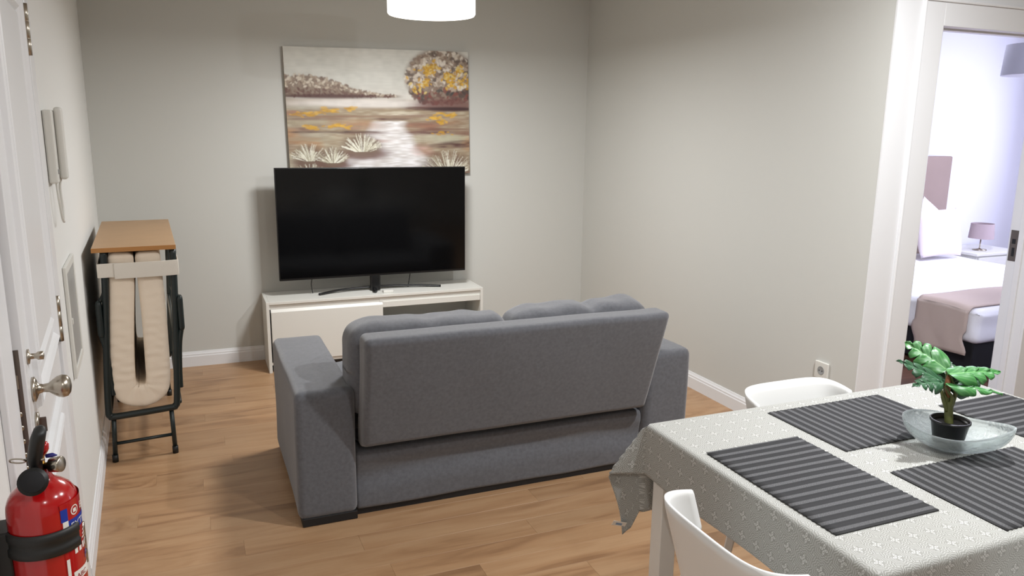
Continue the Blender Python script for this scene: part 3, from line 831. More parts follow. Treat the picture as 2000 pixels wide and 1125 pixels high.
# leaning backrest slab
def backw(v):
    v = Vector(v); t = (v.z-.28)/.52
    v.y += -.155*t+.0
    v.x *= 1+.035*t*(1 if v.x > 0 else .35)
    if t < .085 and v.y < 2.98-oy: v.y += (.085-t)*.95
    return sw(v, .004, 4, 12)
rbox('backrest', (.555-ox, 1.865-ox, 2.885-oy, 3.02-oy, .285, .80), (.026, .032, .030), (40, 4, 40), M_sofa, so, backw)
def cush(name, x0, x1, y0, y1, z0, z1, r, seed, wob_=.010, lean=0, dent=0):
    def wp(v):
        v = Vector(v); cx = (x0+x1)/2-ox; cz = (z0+z1)/2
        fx = abs((v.x-cx)/((x1-x0)/2)); t = (v.z-z0)/(z1-z0)
        v.z -= .018*max(0, fx-.6)**1.5*(t > .5)*4
        v.y += lean*t
        if dent: v.z += t*(.004*math.exp(-((v.x-dent-.16)/.10)**2)-.020*math.exp(-((v.x-dent)/.03)**2))
        k = nz((v.x*9, v.y*3, v.z*4), 1.4, wob_, seed)
        return sw(v, wob_*.6, 7, seed)+Vector((0, k*.6, k if t > .6 else 0))
    rbox(name, (x0-ox, x1-ox, y0-oy, y1-oy, z0, z1), r, (26, 8, 16), M_sofa, so, wp)
cush('back_cushion', .515, 1.205, 2.915, 3.13, .42, .812, (.07, .07, .075), 21, lean=-.03)
cush('back_cushion', 1.215, 1.90, 2.925, 3.14, .42, .815, (.07, .07, .075), 33, lean=-.03, dent=.39)
cush('seat_cushion', .54, 1.21, 3.03, 3.76, .275, .43, (.03, .04, .04), 41, .006)
cush('seat_cushion', 1.215, 1.882, 3.03, 3.76, .275, .43, (.03, .04, .04), 47, .006)

# ------------------------------------------------------------------ folding bed
fb = empty('folding_bed', (-.445, 3.85, 0), LA, 'folded cream mattress guest bed on a black frame under a beech board', 'folding bed')
tb = box('top_board', 0, .347, -.02, 1.06, 1.008, 1.028, M_board, fb, .002)
box('edge_band', 0, .347, -.0215, -.0195, 1.008, 1.028, M_board_e, tb)
# U-folded mattress, 'depth' along y
pathp = [(.115, 1.0), (.108, .85), (.095, .7), (.083, .55), (.077, .44), (.077, .38), (.088, .337), (.12, .314), (.152, .309), (.184, .314), (.214, .336), (.227, .38), (.229, .44), (.231, .55), (.232, .7), (.229, .85), (.225, 1.0)]
path = spline([(a, 0, b) for a, b in pathp], 8)
cum = [0]
for i in range(1, len(path)): cum.append(cum[-1]+(path[i]-path[i-1]).length)
TL = cum[-1]
def onpath(s):
    s = min(max(s, 0), TL)
    for i in range(1, len(cum)):
        if s <= cum[i]:
            t_ = (s-cum[i-1])/(cum[i]-cum[i-1]+1e-9)
            p = path[i-1].lerp(path[i], t_); d = (path[i]-path[i-1]).normalized(); return p, d
TH = .107
def mattw(v):
    s, yy, q = v.x, v.y, v.z
    p, d = onpath(s)
    nrm = Vector((-d.z, 0, d.x))
    # compress the inside of the bend
    wr = 0
    if yy < .05:
        amt = .35+.65*min(1, max(0, 1-abs(s-TL/2)/(TL*.42)))
        wr = (  .0042*abs(math.sin(s*62+nz((s*3, q*8, 0), 1, 5, 2)))+.0016*math.sin(s*175+1+q*14))*amt
    o = p+nrm*(q*(1 if q > 0 else 1))
    return Vector((o.x, yy+wr, o.z))
rbox('mattress', (0, TL, .0, .95, -TH/2, TH/2), (.03, .018, .03), (150, 8, 5), M_matt, fb, mattw)
def strapd(y0, z0, z1, x0, x1, name='strap', par=fb, t=.0025):
    return rbox(name, (x0, x1, y0, y0+t, z0, z1), (.001, .0009, .001), (6, 1, 2), M_strap, par)
ws = rbox('strap', (.018, .352, -.022, -.018, .893, .957), (.001, .0018, .001), (16, 1, 4), M_strap, fb, lambda v: Vector((v[0], v[1]+.004*math.sin(v[0]*20), v[2])))
rbox('strap_end', (.085, .352, -.028, -.023, .889, .960), (.001, .002, .001), (16, 1, 4), M_strap, ws, lambda v: Vector((v[0], v[1]+.003*math.sin(v[0]*18), v[2]-.004+.012*(v[0]-.085))))
for sx, nm in ((.018, 0), (.352, 1)):
    rbox('strap_side', (sx-.002, sx+.001, -.02, .95, .895, .955), (.0009, .001, .001), (1, 6, 2), M_strap, ws)
def fr_tube(pts, r=.014, name='frame_tube', n=10): return tube(name, pts, r, M_dark, fb, n)
for yy in (.03, .93):
    y0_ = .004 if yy < .5 else .95
    fr_tube(spline([(.046, y0_, 1.006), (.042, y0_, .86), (.026, y0_, .62), (.012, y0_, .40), (.006, y0_, .26), (.012, y0_, .232), (.04, y0_, .226), (.27, y0_, .236), (.292, y0_, .245), (.301, y0_, .275), (.314, y0_, .5), (.326, y0_, .75), (.333, y0_, 1.006)]), .0155)
    # U leg
    for (xa, xb) in ((.024, .014), (.272, .276)):
        lg = tube('leg', [(xa, yy-.01, .235), (xb, yy-.02, .012)], .011, M_dark, fb)
        tube('foot_cap', [(xb, yy-.02, .0), (xb, yy-.02, .035)], .014, M_rubber, lg, 10)
    fr_tube([(.018, yy-.015, .088), (.275, yy-.015, .095)], .008, 'leg_stretcher')
for sx in (.012, .312):
    fr_tube([(sx, .03, .25), (sx, .93, .25)], .01, 'side_rail')
    fr_tube([(sx, .03, .60), (sx, .93, .60)], .009, 'side_rail')
# hinge brackets / folding arms at each side
for (sx, d) in ((.346, 1), (.006, -1)):
    rbox('hinge_arm', (sx-.012, sx+.014, -.02, .03, .615, .785), (.010, .012, .02), (2, 2, 6), M_dark, fb)
    fr_tube(spline([(sx, .01, .77), (sx-.02*d, .012, .80), (sx-.03*d, .02, .83)]), .009, 'hinge_link')
    tube('hinge_link', spline([(sx, .0, .63), (sx-.014*d, .005, .55), (sx-.022*d, .012, .42), (sx-.024*d, .012, .33)]), .012, M_dark, fb)
# webbing straps behind
rbox('side_cover', (.028, .034, .08, .9, .3, .98), (.002, .003, .002), (1, 4, 6), M_dark, fb)

# ------------------------------------------------------------------ pendant lamp of the living room
pd = empty('pendant_lamp', (1.20, 4.04, 2.14), 0, 'round white glowing pendant shade cut by the top of the photo', 'pendant lamp')
M_glow = emis('glowing_opal_shade', (1, .96, .88, 1), 2.6)
sh = lathe('lamp_shade', [(.205, .012), (.212, .004), (.222, .004), (.2275, .012), (.2275, .20), (.2265, .22), (.18, .225), (.02, .225)], M_glow, pd, 64)
tube('cord', [(0, 0, .22), (0, 0, 2.6-2.14)], .004, M_white, pd, 8)
lathe('ceiling_rose', [(0, .43), (.05, .43), (.05, .455), (.045, .46), (0, .46)], M_white, pd, 24)
lathe('diffuser', [(0, .006), (.205, .006), (.205, .009), (0, .009)], emis('glowing_diffuser', (1, .96, .88, 1), 2.0), pd, 48)

# ------------------------------------------------------------------ wall socket
sk = empty('wall_socket', (XR, 2.757, .385), 0, 'white wall socket low on the grey wall beside the doorway', 'socket')
rbox('plate', (-.013, -.0005, -.042, .042, 0, .086), (.003, .004, .004), (1, 3, 3), M_stand, sk)
lathe('socket_face', [(0, -.0135), (.019, -.0135), (.021, -.0142), (.022, -.013)], M_greyplate, sk, 28, 'X', (0, 0, .043))
for s in (-1, 1): tube('pin_hole', [(-.0150, s*.0095, .043), (-.0136, s*.0095, .043)], .0026, M_black, sk, 10)

# ------------------------------------------------------------------ dining table, cloth
TX, TY0, TW, TT, TZ = 1.156, .952, 1.222, .797, .755
tbl = empty('dining_table', (TX+TW/2, TY0+TT/2, 0), 0, 'white dining table with square legs under the patterned cloth', 'table')
hx, hy = TW/2-.006, TT/2-.006
box('tabletop', -hx, hx, -hy, hy, .722, .7515, M_tab, tbl, .003)
for sx in (-1, 1):
    for sy_ in (-1, 1):
        box('leg', sx*(hx-.004)-(.052 if sx > 0 else 0), sx*(hx-.004)+(0 if sx > 0 else .052), sy_*(hy-.004)-(.052 if sy_ > 0 else 0), sy_*(hy-.004)+(0 if sy_ > 0 else .052), 0, .722, M_tab, tbl, .002)
bm = bmesh.new()
for s in (-1, 1):
    box_bm(bm, -hx+.06, hx-.06, s*(hy-.02)-.01, s*(hy-.02)+.01, .65, .722)
    box_bm(bm, s*(hx-.02)-.01, s*(hx-.02)+.01, -hy+.06, hy-.06, .65, .722)
bm_obj('apron', bm, M_tab, tbl)

def cloth_mat():
    m = bpy.data.materials.new('damask_tablecloth'); m.use_nodes = True; nt = m.node_tree; N = nt.nodes; Lk = nt.links
    b = N['Principled BSDF']; tc = N.new('ShaderNodeTexCoord')
    def math_(op, a, b_=None, c=None):
        n = N.new('ShaderNodeMath'); n.operation = op
        for i, v in enumerate((a, b_, c)):
            if v is None: continue
            if isinstance(v, (int, float)): n.inputs[i].default_value = v
            else: Lk.new(v, n.inputs[i])
        return n.outputs[0]
    sep = N.new('ShaderNodeSeparateXYZ'); Lk.new(tc.outputs['UV'], sep.inputs[0])
    P = .050
    def cell(v, off=0.0): return math_('SUBTRACT', math_('FRACT', math_('ADD', math_('DIVIDE', v, P), off)), .5)
    cx, cy_ = cell(sep.outputs[0]), cell(sep.outputs[1])
    ax, ay = math_('ABSOLUTE', cx), math_('ABSOLUTE', cy_)
    r = math_('SQRT', math_('ADD', math_('MULTIPLY', cx, cx), math_('MULTIPLY', cy_, cy_)))
    th = math_('ARCTAN2', cy_, cx)
    # four petals: ellipse outlines
    def petal(ax_, ay_, k):
        dx = math_('DIVIDE', math_('SUBTRACT', ax_, .13), .085); dy = math_('DIVIDE', ay_, .05)
        d = math_('SQRT', math_('ADD', math_('MULTIPLY', dx, dx), math_('MULTIPLY', dy, dy)))
        return math_('LESS_THAN', math_('ABSOLUTE', math_('SUBTRACT', d, .8)), .28)
    pet = math_('MAXIMUM', petal(ax, ay, 0), petal(ay, ax, 0))
    # fine scroll lattice: rings modulated by angle
    w1 = math_('SINE', math_('ADD', math_('MULTIPLY', r, 58), math_('MULTIPLY', math_('SINE', math_('MULTIPLY', th, 8)), 2.2)))
    lace = math_('MULTIPLY', math_('GREATER_THAN', w1, .35), math_('GREATER_THAN', r, .24))
    weave = N.new('ShaderNodeTexNoise'); weave.inputs['Scale'].default_value = 900; weave.inputs['Detail'].default_value = 1
    Lk.new(tc.outputs['UV'], weave.inputs['Vector'])
    pat = math_('MINIMUM', math_('ADD', math_('MULTIPLY', lace, .5), pet), 1)
    mx = N.new('ShaderNodeMix'); mx.data_type = 'RGBA'
    mx.inputs[6].default_value = srgb(136, 136, 130); mx.inputs[7].default_value = srgb(198, 198, 195)
    Lk.new(math_('ADD', math_('MULTIPLY', pat, 1.0), math_('MULTIPLY', math_('SUBTRACT', weave.outputs['Fac'], .5), 1.4)), mx.inputs[0])
    Lk.new(mx.outputs[2], b.inputs['Base Color'])
    b.inputs['Roughness'].default_value = .55; b.inputs['Sheen Weight'].default_value = .2
    rr = math_('SUBTRACT', .78, math_('MULTIPLY', pat, .30)); Lk.new(rr, b.inputs['Roughness'])
    bp = N.new('ShaderNodeBump'); bp.inputs['Strength'].default_value = .5; bp.inputs['Distance'].default_value = .0006
    Lk.new(math_('ADD', pat, math_('MULTIPLY', weave.outputs['Fac'], .8)), bp.inputs['Height']); Lk.new(bp.outputs[0], b.inputs['Normal'])
    return m
M_cloth = cloth_mat()
LXo, LYn, LYf = .155, .20, .285
def cloth_point(p, q):
    """flat cloth coords -> 3d. p in [-LXo, TW+LXo], q in [-LYn, TT+LYf]"""
    a = -p if p < 0 else (p-TW if p > TW else 0)
    b = -q if q < 0 else (q-TT if q > TT else 0)
    sx = -1 if p < 0 else 1; sy_ = -1 if q < 0 else 1
    ed = .012
    z = TZ+nz((p, q, 0), 5, .0008, 2)
    if a <= 0 and b <= 0:
        return Vector((TX+p, TY0+q, z))
    def drop(d):   # rounded edge: returns (outward, down)
        if d < ed*PI/2: t_ = d/ed; return ed*math.sin(t_)*.9, ed*(1-math.cos(t_))
        return ed*.9, ed+(d-ed*PI/2)
    if b <= 0:
        o, dn = drop(a); wv = .006*math.sin(q*11+1)*dn/.155+.02*dn
        return Vector((TX+(0 if sx < 0 else TW)+sx*(o+wv), TY0+q, TZ-dn))
    if a <= 0:
        o, dn = drop(b); wv = .010*math.sin(p*9)*dn/.3+.02*dn
        return Vector((TX+p, TY0+(0 if sy_ < 0 else TT)+sy_*(o+wv), TZ-dn))
    LY = LYn if sy_ < 0 else LYf
    if sy_ > 0: b *= 1+.16*min(1, a/.08); LY *= 1.16
    r = math.hypot(a, b); ph_ = math.degrees(math.atan2(b, a))
    pf = 32.0; tip = math.degrees(math.atan2(LY, LXo))
    if ph_ < pf: an = ph_; n_ = 0
    elif ph_ < tip: an = pf-(ph_-pf)*.75; n_ = (ph_-pf)/(90-pf)
    else:
        e_ = pf-(tip-pf)*.75; an = e_*(90-ph_)/(90-tip); n_ = (ph_-pf)/(90-pf)
    an = math.radians(an)
    e = Vector((sx*.93, sy_*.36, 0)); nn = Vector((-sx*.15, sy_*.98, 0))
    hz = r*math.sin(an); dn = r*math.cos(an)
    off = .028*math.sin(min(1, n_*2.2)*PI/2)*min(1, r/.12) if ph_ > pf else .004*math.sin(ph_/pf*PI)
    base = Vector((TX+(0 if sx < 0 else TW)+sx*.011*min(1, r/.02), TY0+(0 if sy_ < 0 else TT)+sy_*.011*min(1, r/.02), TZ-min(dn, 99)))
    curl = .012*math.sin(dn*16)*min(1, dn/.2) if ph_ > pf else 0
    bell = 1+.0*dn
    return base+e*(hz+curl*(1-n_*.5))*bell+nn*off
def axis(lo, hi, L0, L1, n):
    A = list(-L0+np.linspace(0, L0-.02, 22)[:-1])+[-.02, -.015, -.011, -.008, -.005, -.002, 0]
    B = list(np.linspace(0, hi, n)[1:])
    C_ = [hi+.002, hi+.005, hi+.008, hi+.011, hi+.015, hi+.02]+list(hi+.02+np.linspace(0, L1-.02, 22)[1:])
    return A+B+C_
PA = axis(0, TW, LXo, LXo, 50); QA = axis(0, TT, LYn, LYf, 36)
cv = [cloth_point(p, q) for p in PA for q in QA]; cuv = [(p, q) for p in PA for q in QA]
nq = len(QA)
cf = [(i*nq+j, (i+1)*nq+j, (i+1)*nq+j+1, i*nq+j+1) for i in range(len(PA)-1) for j in range(nq-1)]
cl = mesh_obj('tablecloth', cv, cf, M_cloth, None, True, cuv)
s = cl.modifiers.new('s', 'SOLIDIFY'); s.thickness = .0016; s.offset = 1
tag(cl, 'silvery grey patterned tablecloth hanging over the dining table edges', 'tablecloth')
bm = bmesh.new(); box_bm(bm, -.022, .018, -.0006, .0006, -.013, .013)
ct = bm_obj('care_tag', bm, M_label, cl); ct.location = cloth_point(-LXo, TT+LYf*.86)+Vector((-.006, -.004, -.004)); ct.rotation_euler = (math.radians(35), math.radians(10), math.radians(-20)); ct['label'] = 'small white woven tag at the corner'
bm = bmesh.new(); box_bm(bm, -.012, .006, -.001, .001, -.006, .005); tb2 = bm_obj('tag_print', bm, mat('pale_blue_print', srgb(120, 150, 185), .6), ct)

# ------------------------------------------------------------------ placemats
def mat_mat():
    m = bpy.data.materials.new('ribbed_placemat'); m.use_nodes = True; nt = m.node_tree; N = nt.nodes; Lk = nt.links
    b = N['Principled BSDF']; tc = N.new('ShaderNodeTexCoord'); sep = N.new('ShaderNodeSeparateXYZ'); Lk.new(tc.outputs['UV'], sep.inputs[0])
    n = N.new('ShaderNodeTexNoise'); n.inputs['Scale'].default_value = 1; n.inputs['Detail'].default_value = 3
    mp = N.new('ShaderNodeMapping'); mp.inputs['Scale'].default_value = (320, 1400, 1); Lk.new(tc.outputs['UV'], mp.inputs['Vector']); Lk.new(mp.outputs[0], n.inputs['Vector'])
    w = N.new('ShaderNodeMath'); w.operation = 'MULTIPLY'; w.inputs[1].default_value = 2*PI/.0305; Lk.new(sep.outputs[1], w.inputs[0])
    s_ = N.new('ShaderNodeMath'); s_.operation = 'SINE'; Lk.new(w.outputs[0], s_.inputs[0])
    cr = N.new('ShaderNodeMapRange'); cr.inputs[1].default_value = .25; cr.inputs[2].default_value = .55; Lk.new(s_.outputs[0], cr.inputs[0])
    cr2 = N.new('ShaderNodeMapRange'); cr2.inputs[1].default_value = .3; cr2.inputs[2].default_value = .7; Lk.new(n.outputs['Fac'], cr2.inputs[0])
    mu = N.new('ShaderNodeMath'); mu.operation = 'MULTIPLY'; Lk.new(cr.outputs[0], mu.inputs[0]); Lk.new(cr2.outputs[0], mu.inputs[1])
    mx = N.new('ShaderNodeMix'); mx.data_type = 'RGBA'; mx.inputs[6].default_value = srgb(27, 27, 29); mx.inputs[7].default_value = srgb(106, 106, 108)
    Lk.new(mu.outputs[0], mx.inputs[0]); Lk.new(mx.outputs[2], b.inputs['Base Color']); b.inputs['Roughness'].default_value = .85
    bp = N.new('ShaderNodeBump'); bp.inputs['Strength'].default_value = .5; bp.inputs['Distance'].default_value = .0008
    Lk.new(n.outputs['Fac'], bp.inputs['Height']); Lk.new(bp.outputs[0], b.inputs['Normal'])
    return m
M_mat = mat_mat()
def placemat(cx, cy_, rz, label, seed):
    w_, l_ = .298, .440; nu, nv_ = 12, 170
    vs_, uv = [], []
    for j in range(nv_+1):
        y_ = -l_/2+l_*j/nv_
        for i in range(nu+1):
            x_ = -w_/2+w_*i/nu
            e = abs(math.sin(2*PI*y_/.0305/2+.4))
            z_ = .0016+.0012*e+max(0, nz((x_, y_, 0), 6, .0015, seed))
            fr_ = .0012*math.sin(j*1.2) if i in (0, nu) else 0
            vs_.append((x_+fr_, y_, z_)); uv.append((x_, y_))
    fs = [(j*(nu+1)+i, j*(nu+1)+i+1, (j+1)*(nu+1)+i+1, (j+1)*(nu+1)+i) for j in range(nv_) for i in range(nu)]
    o = mesh_obj('placemat', vs_, fs, M_mat, None, True, uv)
    s = o.modifiers.new('s', 'SOLIDIFY'); s.thickness = .0015; s.offset = -1
    o.location = (cx, cy_, TZ+.0024); o.rotation_euler = (0, 0, rz)
    tag(o, label, 'placemat', 'striped placemats on the dining table')
placemat(1.327, 1.303, 0, 'black striped placemat nearest the sofa end of the table', 1)
placemat(1.746, 1.551, -PI/2+.01, 'black striped placemat at the far side, behind and left of the bowl', 2)
placemat(1.752, 1.115, -PI/2-.005, 'black striped placemat at the near side, in front of the bowl', 3)
placemat(2.215, 1.345, 0.02, 'black striped placemat at the right end, partly behind the glass bowl', 4)

# ------------------------------------------------------------------ glass bowl
def glass_mat():
    m = bpy.data.materials.new('swirled_glass'); m.use_nodes = True; nt = m.node_tree; N = nt.nodes; Lk = nt.links
    out = N['Material Output']; b = N['Principled BSDF']
    b.inputs['Base Color'].default_value = (.90, .96, .96, 1); b.inputs['Roughness'].default_value = .10
    b.inputs['Transmission Weight'].default_value = 1; b.inputs['IOR'].default_value = 1.3
    tc = N.new('ShaderNodeTexCoord'); wv = N.new('ShaderNodeTexWave'); wv.wave_type = 'RINGS'; wv.inputs['Scale'].default_value = 18; wv.inputs['Distortion'].default_value = 14; wv.inputs['Detail'].default_value = 2; wv.inputs['Detail Scale'].default_value = 1.2
    Lk.new(tc.outputs['Object'], wv.inputs['Vector'])
    bp = N.new('ShaderNodeBump'); bp.inputs['Strength'].default_value = .6; bp.inputs['Distance'].default_value = .0015
    Lk.new(wv.outputs['Fac'], bp.inputs['Height']); Lk.new(bp.outputs[0], b.inputs['Normal'])
    tr_ = N.new('ShaderNodeBsdfTransparent'); tr_.inputs[0].default_value = (.93, .96, .96, 1)
    fr_ = N.new('ShaderNodeBsdfDiffuse'); fr_.inputs[0].default_value = (.78, .84, .85, 1)
    mx1 = N.new('ShaderNodeMixShader'); mx1.inputs[0].default_value = .34; Lk.new(tr_.outputs[0], mx1.inputs[1]); Lk.new(fr_.outputs[0], mx1.inputs[2])
    mx = N.new('ShaderNodeMixShader'); mx.inputs[0].default_value = .5
    Lk.new(mx1.outputs[0], mx.inputs[1]); Lk.new(b.outputs[0], mx.inputs[2]); Lk.new(mx.outputs[0], out.inputs['Surface'])
    return m
M_glass = glass_mat()
BC = Vector((1.815, 1.318, TZ+.003))
def bowl():
    ax_ = Vector((.50, -.864, 0)); pp_ = Vector((.864, .50, 0))
    n, k = 72, 14; vs_, fs = [], []
    def plan(t):  # outline: rounded at -axis, pointed at +axis
        c, s_ = math.cos(t), math.sin(t)
        x = c*.128+.006*max(0, c)**5; y_ = s_*.108*(1-.16*c)*(abs(s_)**.12 if s_ else 0)
        return x, y_
    def rimz(t): return .058+(.030 if math.cos(t) > 0 else .010)*math.cos(t)**2
    for side in (0, 1):
        th_ = .0045*side
        for j in range(k+1):
            f = j/k
            for i in range(n):
                t = 2*PI*i/n; x, y_ = plan(t)
                g = .02+.98*(math.sin(f*PI/2)**.85)
                zz = rimz(t)*(1-math.cos(f*PI/2))**1.0*1.0
                sc = max(0, g-th_/.1*.5) if side else g
                vs_.append(BC+ax_*x*sc+pp_*y_*sc+Vector((0, 0, zz+(th_*(1-f*.85) if side else 0))))
    base = (k+1)*n
    for s_ in (0, 1):
        for j in range(k):
            for i in range(n):
                a = s_*base+j*n+i; b_ = s_*base+j*n+(i+1) % n
                q = (a, b_, b_+n, a+n); fs.append(q if not s_ else q[::-1])
    for i in range(n):
        a = k*n+i; b_ = k*n+(i+1) % n; fs.append((a, b_, b_+base, a+base))
    fs.append(tuple(range(n))[::-1]); fs.append(tuple(base+i for i in range(n)))
    o = mesh_obj('glass_bowl', vs_, fs, M_glass)
    for v in o.data.vertices: v.co -= BC
    o.location = BC
    return tag(o, 'clear swirled glass bowl, pointed at one end, holding the small potted plant', 'bowl')
bowl()

# ------------------------------------------------------------------ potted plant
PC = Vector((1.776, 1.306, TZ+.0175))
plant = empty('potted_plant', PC, 0, 'small artificial split-leaf plant in a black pot inside the glass bowl', 'plant')
tilt = Matrix.Rotation(math.radians(4), 4, 'Y')
pot = lathe('pot', [(0, .0), (.033, .0), (.035, .002), (.0475, .074), (.0505, .075), (.0505, .081), (.0475, .082), (.0465, .078), (.045, .068), (0, .068)], M_pot, plant, 40); pot.scale = (.95, .95, .93)
gr = random.Random(3)
soil = lathe('soil', [(0, .071), (.03, .072), (.0452, .069)], M_soil, pot, 24)
def leaf_mat(name, c1, c2):
    m = bpy.data.materials.new(name); m.use_nodes = True; nt = m.node_tree; N = nt.nodes; Lk = nt.links
    b = N['Principled BSDF']; tc = N.new('ShaderNodeTexCoord'); sep = N.new('ShaderNodeSeparateXYZ'); Lk.new(tc.outputs['UV'], sep.inputs[0])
    ab = N.new('ShaderNodeMath'); ab.operation = 'ABSOLUTE'; Lk.new(sep.outputs[1], ab.inputs[0])
    ad = N.new('ShaderNodeMath'); ad.operation = 'MULTIPLY_ADD'; ad.inputs[1].default_value = -.8; Lk.new(ab.outputs[0], ad.inputs[0]); Lk.new(sep.outputs[0], ad.inputs[2])
    mu = N.new('ShaderNodeMath'); mu.operation = 'MULTIPLY'; mu.inputs[1].default_value = 44; Lk.new(ad.outputs[0], mu.inputs[0])
    sn = N.new('ShaderNodeMath'); sn.operation = 'SINE'; Lk.new(mu.outputs[0], sn.inputs[0])
    mr = N.new('ShaderNodeMapRange'); mr.inputs[1].default_value = .2; mr.inputs[2].default_value = 1; mr.inputs[4].default_value = .3; Lk.new(sn.outputs[0], mr.inputs[0])
    mid = N.new('ShaderNodeMath'); mid.operation = 'LESS_THAN'; mid.inputs[1].default_value = .02; Lk.new(ab.outputs[0], mid.inputs[0])
    mxm = N.new('ShaderNodeMath'); mxm.operation = 'MAXIMUM'; Lk.new(mr.outputs[0], mxm.inputs[0]); Lk.new(mid.outputs[0], mxm.inputs[1])
    mx = N.new('ShaderNodeMix'); mx.data_type = 'RGBA'; mx.inputs[6].default_value = c1; mx.inputs[7].default_value = c2
    Lk.new(mxm.outputs[0], mx.inputs[0]); Lk.new(mx.outputs[2], b.inputs['Base Color']); b.inputs['Roughness'].default_value = .38
    return m
M_leaf = leaf_mat('leaf_green', srgb(58, 116, 60), srgb(112, 166, 102))
M_leafd = leaf_mat('leaf_dark_green', srgb(40, 76, 50), srgb(80, 118, 88))
M_hollow = M_bedbase
M_stem = mat('leaf_stem', srgb(92, 98, 52), .5, vary=.3, vscale=60)
M_stemr = mat('brown_leaf_sheath', srgb(132, 82, 50), .5)
def leaf(base, tipp, width, normal, m, seed, droop=.012, cup=.012, notches=3):
    base, tipp = Vector(base), Vector(tipp); axis_ = tipp-base; Ln = axis_.length; ax_ = axis_/Ln
    sd = ax_.cross(Vector(normal)).normalized(); nn = sd.cross(ax_).normalized()
    nL, nW = 120, 7; vs_, uv, fs = [], [], []
    r_ = random.Random(seed); ph0 = [r_.uniform(0, 1), r_.uniform(0, 1)]
    def hw(t, side, f_=0):
        w0 = max(0, math.sin(PI*min(1, t)**.60))**.75*(1-.15*t)*1.15
        cut = 0
        for q in range(notches):
            c = .28+.60*(q+ph0[side]*.5)/notches; d = abs(t-c-.10*f_)/.024
            cut = max(cut, math.exp(-d*d))
        lobes = 1+.03*math.sin(t*notches*2*PI+ph0[side]*6)
        return 1.12*width*w0*lobes*(1-.72*cut)
    idx = {}
    for i in range(nL+1):
        t = i/nL
        for k in range(-nW, nW+1):
            side = 0 if k < 0 else 1; f = abs(k)/nW
            h = hw(t, side, f)*f; sgn = -1 if k < 0 else 1
            fwd = .25*h                      # lobes sweep towards the tip
            p = base+ax_*(t*Ln+fwd)+sd*sgn*h+nn*(-droop*(t*t*2-.3)*1-cup*(f*h/width)**2*1.2+.0014*math.sin(t*26)*f+cup*.5*f)
            idx[(i, k)] = len(vs_); vs_.append(p); uv.append((t, sgn*h/width*.5))
    for i in range(nL):
        for k in range(-nW, nW): fs.append((idx[(i, k)], idx[(i+1, k)], idx[(i+1, k+1)], idx[(i, k+1)]))
    o = mesh_obj('leaf', vs_, fs, m, None, True, uv)
    for v in o.data.vertices: v.co -= PC
    o.parent = plant
    s = o.modifiers.new('s', 'SOLIDIFY'); s.thickness = .0008
    return o
tocam = (Vector((0, 0, 1.574))-PC).normalized(); upv = Vector((0, 0, 1)); lf = Vector((-.925, .38, 0))
leaf((1.802, 1.352, .962), (1.746, 1.440, 1.028), .034, tocam*1.0+upv*.5, M_leaf, 1)
leaf((1.782, 1.342, .930), (1.688, 1.402, .998), .026, tocam*.5+upv*.8, M_leafd, 2)
leaf((1.752, 1.332, .938), (1.662, 1.330, .958), .024, tocam*.6+upv*.9, M_leafd, 3, notches=3)
leaf((1.762, 1.322, .962), (1.915, 1.284, .980), .031, tocam*.55+upv*.85, M_leaf, 4)
leaf((1.790, 1.350, .920), (1.900, 1.318, .945), .032, tocam*.9+upv*.4, M_leafd, 5)
leaf((1.748, 1.312, .937), (1.858, 1.235, .945), .018, upv*1.0+tocam*.12, M_leaf, 6, notches=2)
leaf((1.800, 1.350, .925), (1.842, 1.385, .985), .026, tocam, M_leafd, 7, notches=3)
def stem(pts, r, m=M_stem, n=8): return tube('stem', [Vector(p)-PC for p in spline(pts, 6)], r, m, plant, n)
stem([(1.774, 1.306, .830), (1.776, 1.314, .865), (1.777, 1.318, .893)], .0105, n=12)
for e_, b0, r_ in [((1.798, 1.352, .966), (1.773, 1.325, .925), .0028), ((1.782, 1.342, .930), (1.766, 1.322, .905), .003), ((1.752, 1.332, .938), (1.758, 1.322, .905), .003),
                   ((1.772, 1.320, .964), (1.790, 1.312, .92), .003), ((1.79, 1.350, .920), (1.786, 1.325, .90), .003), ((1.750, 1.312, .937), (1.774, 1.308, .905), .003), ((1.80, 1.350, .925), (1.784, 1.33, .9), .003)]:
    m_ = (Vector(b0)+Vector(e_))/2
    stem([(1.776+(b0[0]-1.776)*.35, 1.314, .868), b0, m_, e_], [.0052]*7+[.004]*6+[r_]*6)
tube('leaf_bud', [Vector(p)-PC for p in spline([(1.772, 1.316, .905), (1.766, 1.318, .93), (1.768, 1.322, .952), (1.770, 1.325, .964)], 4)], [.003, .004, .005, .0062, .0072, .0074, .0072, .0068, .006, .005, .0038, .0025, .001], M_stemr, plant, 10)

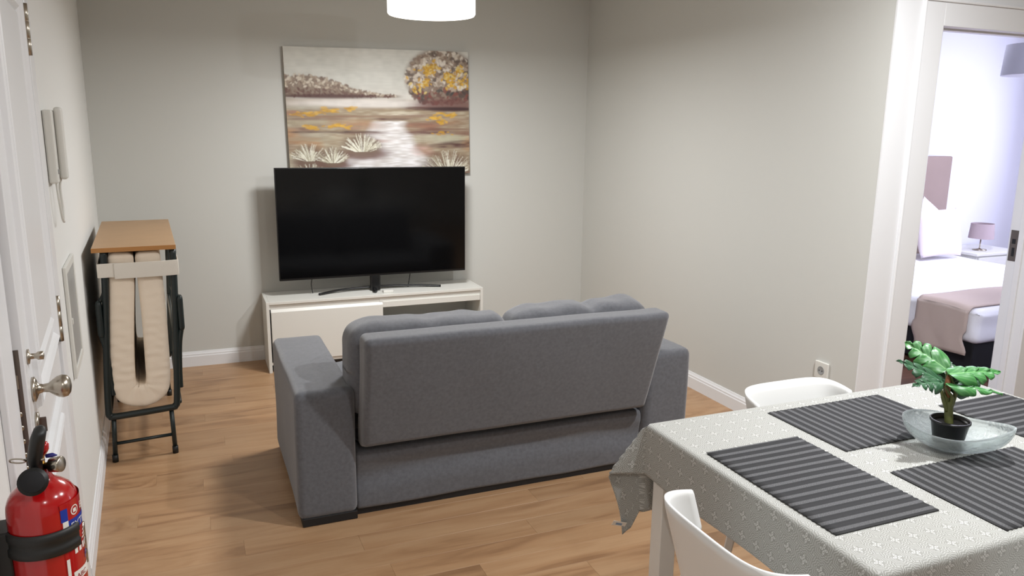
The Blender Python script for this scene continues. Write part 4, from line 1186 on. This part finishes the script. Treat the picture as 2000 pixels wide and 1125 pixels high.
# ------------------------------------------------------------------ dining chairs
def make_chair():
    c = empty('dining_chair', (0, 0, 0))
    HB = .775; nT, nZ = 44, 12
    def topc(t):
        s_ = abs(t)
        x = .193*(math.sin(min(1, s_*1.0)*PI/2)**.92)*(1 if t > 0 else -1)
        y_ = -.215+.115*(s_**3.4)
        return x, y_
    vs_, fs = [], []
    th_ = .011
    for lay in (0, 1):
        for i in range(nT+1):
            t = -1+2*i/nT; x, y_ = topc(t)
            x2, y2 = topc(min(1, t+.01)); x1, y1 = topc(max(-1, t-.01))
            tn = Vector((x2-x1, y2-y1, 0)).normalized(); nr = Vector((-tn.y, tn.x, 0))  # towards seat
            zt = HB-.018*abs(t)**4; zb = .475+.185*abs(t)**2.2
            for k in range(nZ+1):
                f = k/nZ; z_ = zt+(zb-zt)*f
                e_ = .004*math.sin(PI*f)
                q = (HB-z_)
                X = x*(1-.55*q**1.1); Y = y_+q*.26
                rr = th_*lay
                edge = 0
                if k in (0, nZ): edge = th_*.18
                vs_.append(Vector((X, Y, z_-(edge if k == 0 else -edge)*0))+nr*(rr if not edge else (th_*.22 if lay == 0 else th_*.78)))
    B = (nT+1)*(nZ+1)
    for lay in (0, 1):
        for i in range(nT):
            for k in range(nZ):
                a = lay*B+i*(nZ+1)+k; q = (a, a+nZ+1, a+nZ+2, a+1); fs.append(q if not lay else q[::-1])
    for i in range(nT):
        a = i*(nZ+1); fs.append((a, a+B, a+B+nZ+1, a+nZ+1)); a += nZ; fs.append((a, a+nZ+1, a+B+nZ+1, a+B))
    for i in (0, nT):
        for k in range(nZ):
            a = i*(nZ+1)+k; q = (a, a+1, a+B+1, a+B); fs.append(q if i == 0 else q[::-1])
    mesh_obj('backrest', vs_, fs, M_chair, c)
    def seatw(v):
        v = Vector(v); r2 = (v.x/.2)**2+(v.y/.2)**2
        k = 1-.10*(v.y < 0)*abs(v.y)/.2
        v.x *= k; v.z += .012*min(1, r2)-.01
        return v
    rbox('seat', (-.205, .205, -.20, .205, .435, .455), (.06, .06, .009), (10, 10, 1), M_chair, c, seatw)
    for sx in (-1, 1):
        # rear leg runs up behind the backrest, front leg meets the seat frame
        v, f = tube_data([(sx*.205, -.215, 0), (sx*.168, -.155, .44), (sx*.135, -.125, .60)], [.016, .023, .016], 4)
        o = mesh_obj('leg', v, f, M_chairleg, c, smooth=False); bv = o.modifiers.new('b', 'BEVEL'); bv.width = .004
        v, f = tube_data([(sx*.20, .20, 0), (sx*.165, .155, .432)], [.015, .023], 4)
        o = mesh_obj('leg', v, f, M_chairleg, c, smooth=False); bv = o.modifiers.new('b', 'BEVEL'); bv.width = .004
    box('seat_frame', -.165, .165, -.16, .16, .405, .434, M_chairleg, c, .004)
    return c
ch = make_chair()
G = 'white dining chairs around the table'
ch.location = (1.118, 1.178, 0); ch.rotation_euler = (0, 0, -PI/2)
tag(ch, 'white curved-back dining chair at the sofa end of the table, nearest the camera left', 'chair', G)
c2 = copy_tree(ch); c2.location = (1.735, 1.672, 0); c2.rotation_euler = (0, 0, PI)
tag(c2, 'white curved-back dining chair on the far side, its rounded back beyond the table', 'chair', G)
c3_ = copy_tree(ch); c3_.location = (1.615, .925, 0); c3_.rotation_euler = (0, 0, 0)
tag(c3_, 'white curved-back dining chair at the near side, only a sliver at bottom right', 'chair', G)
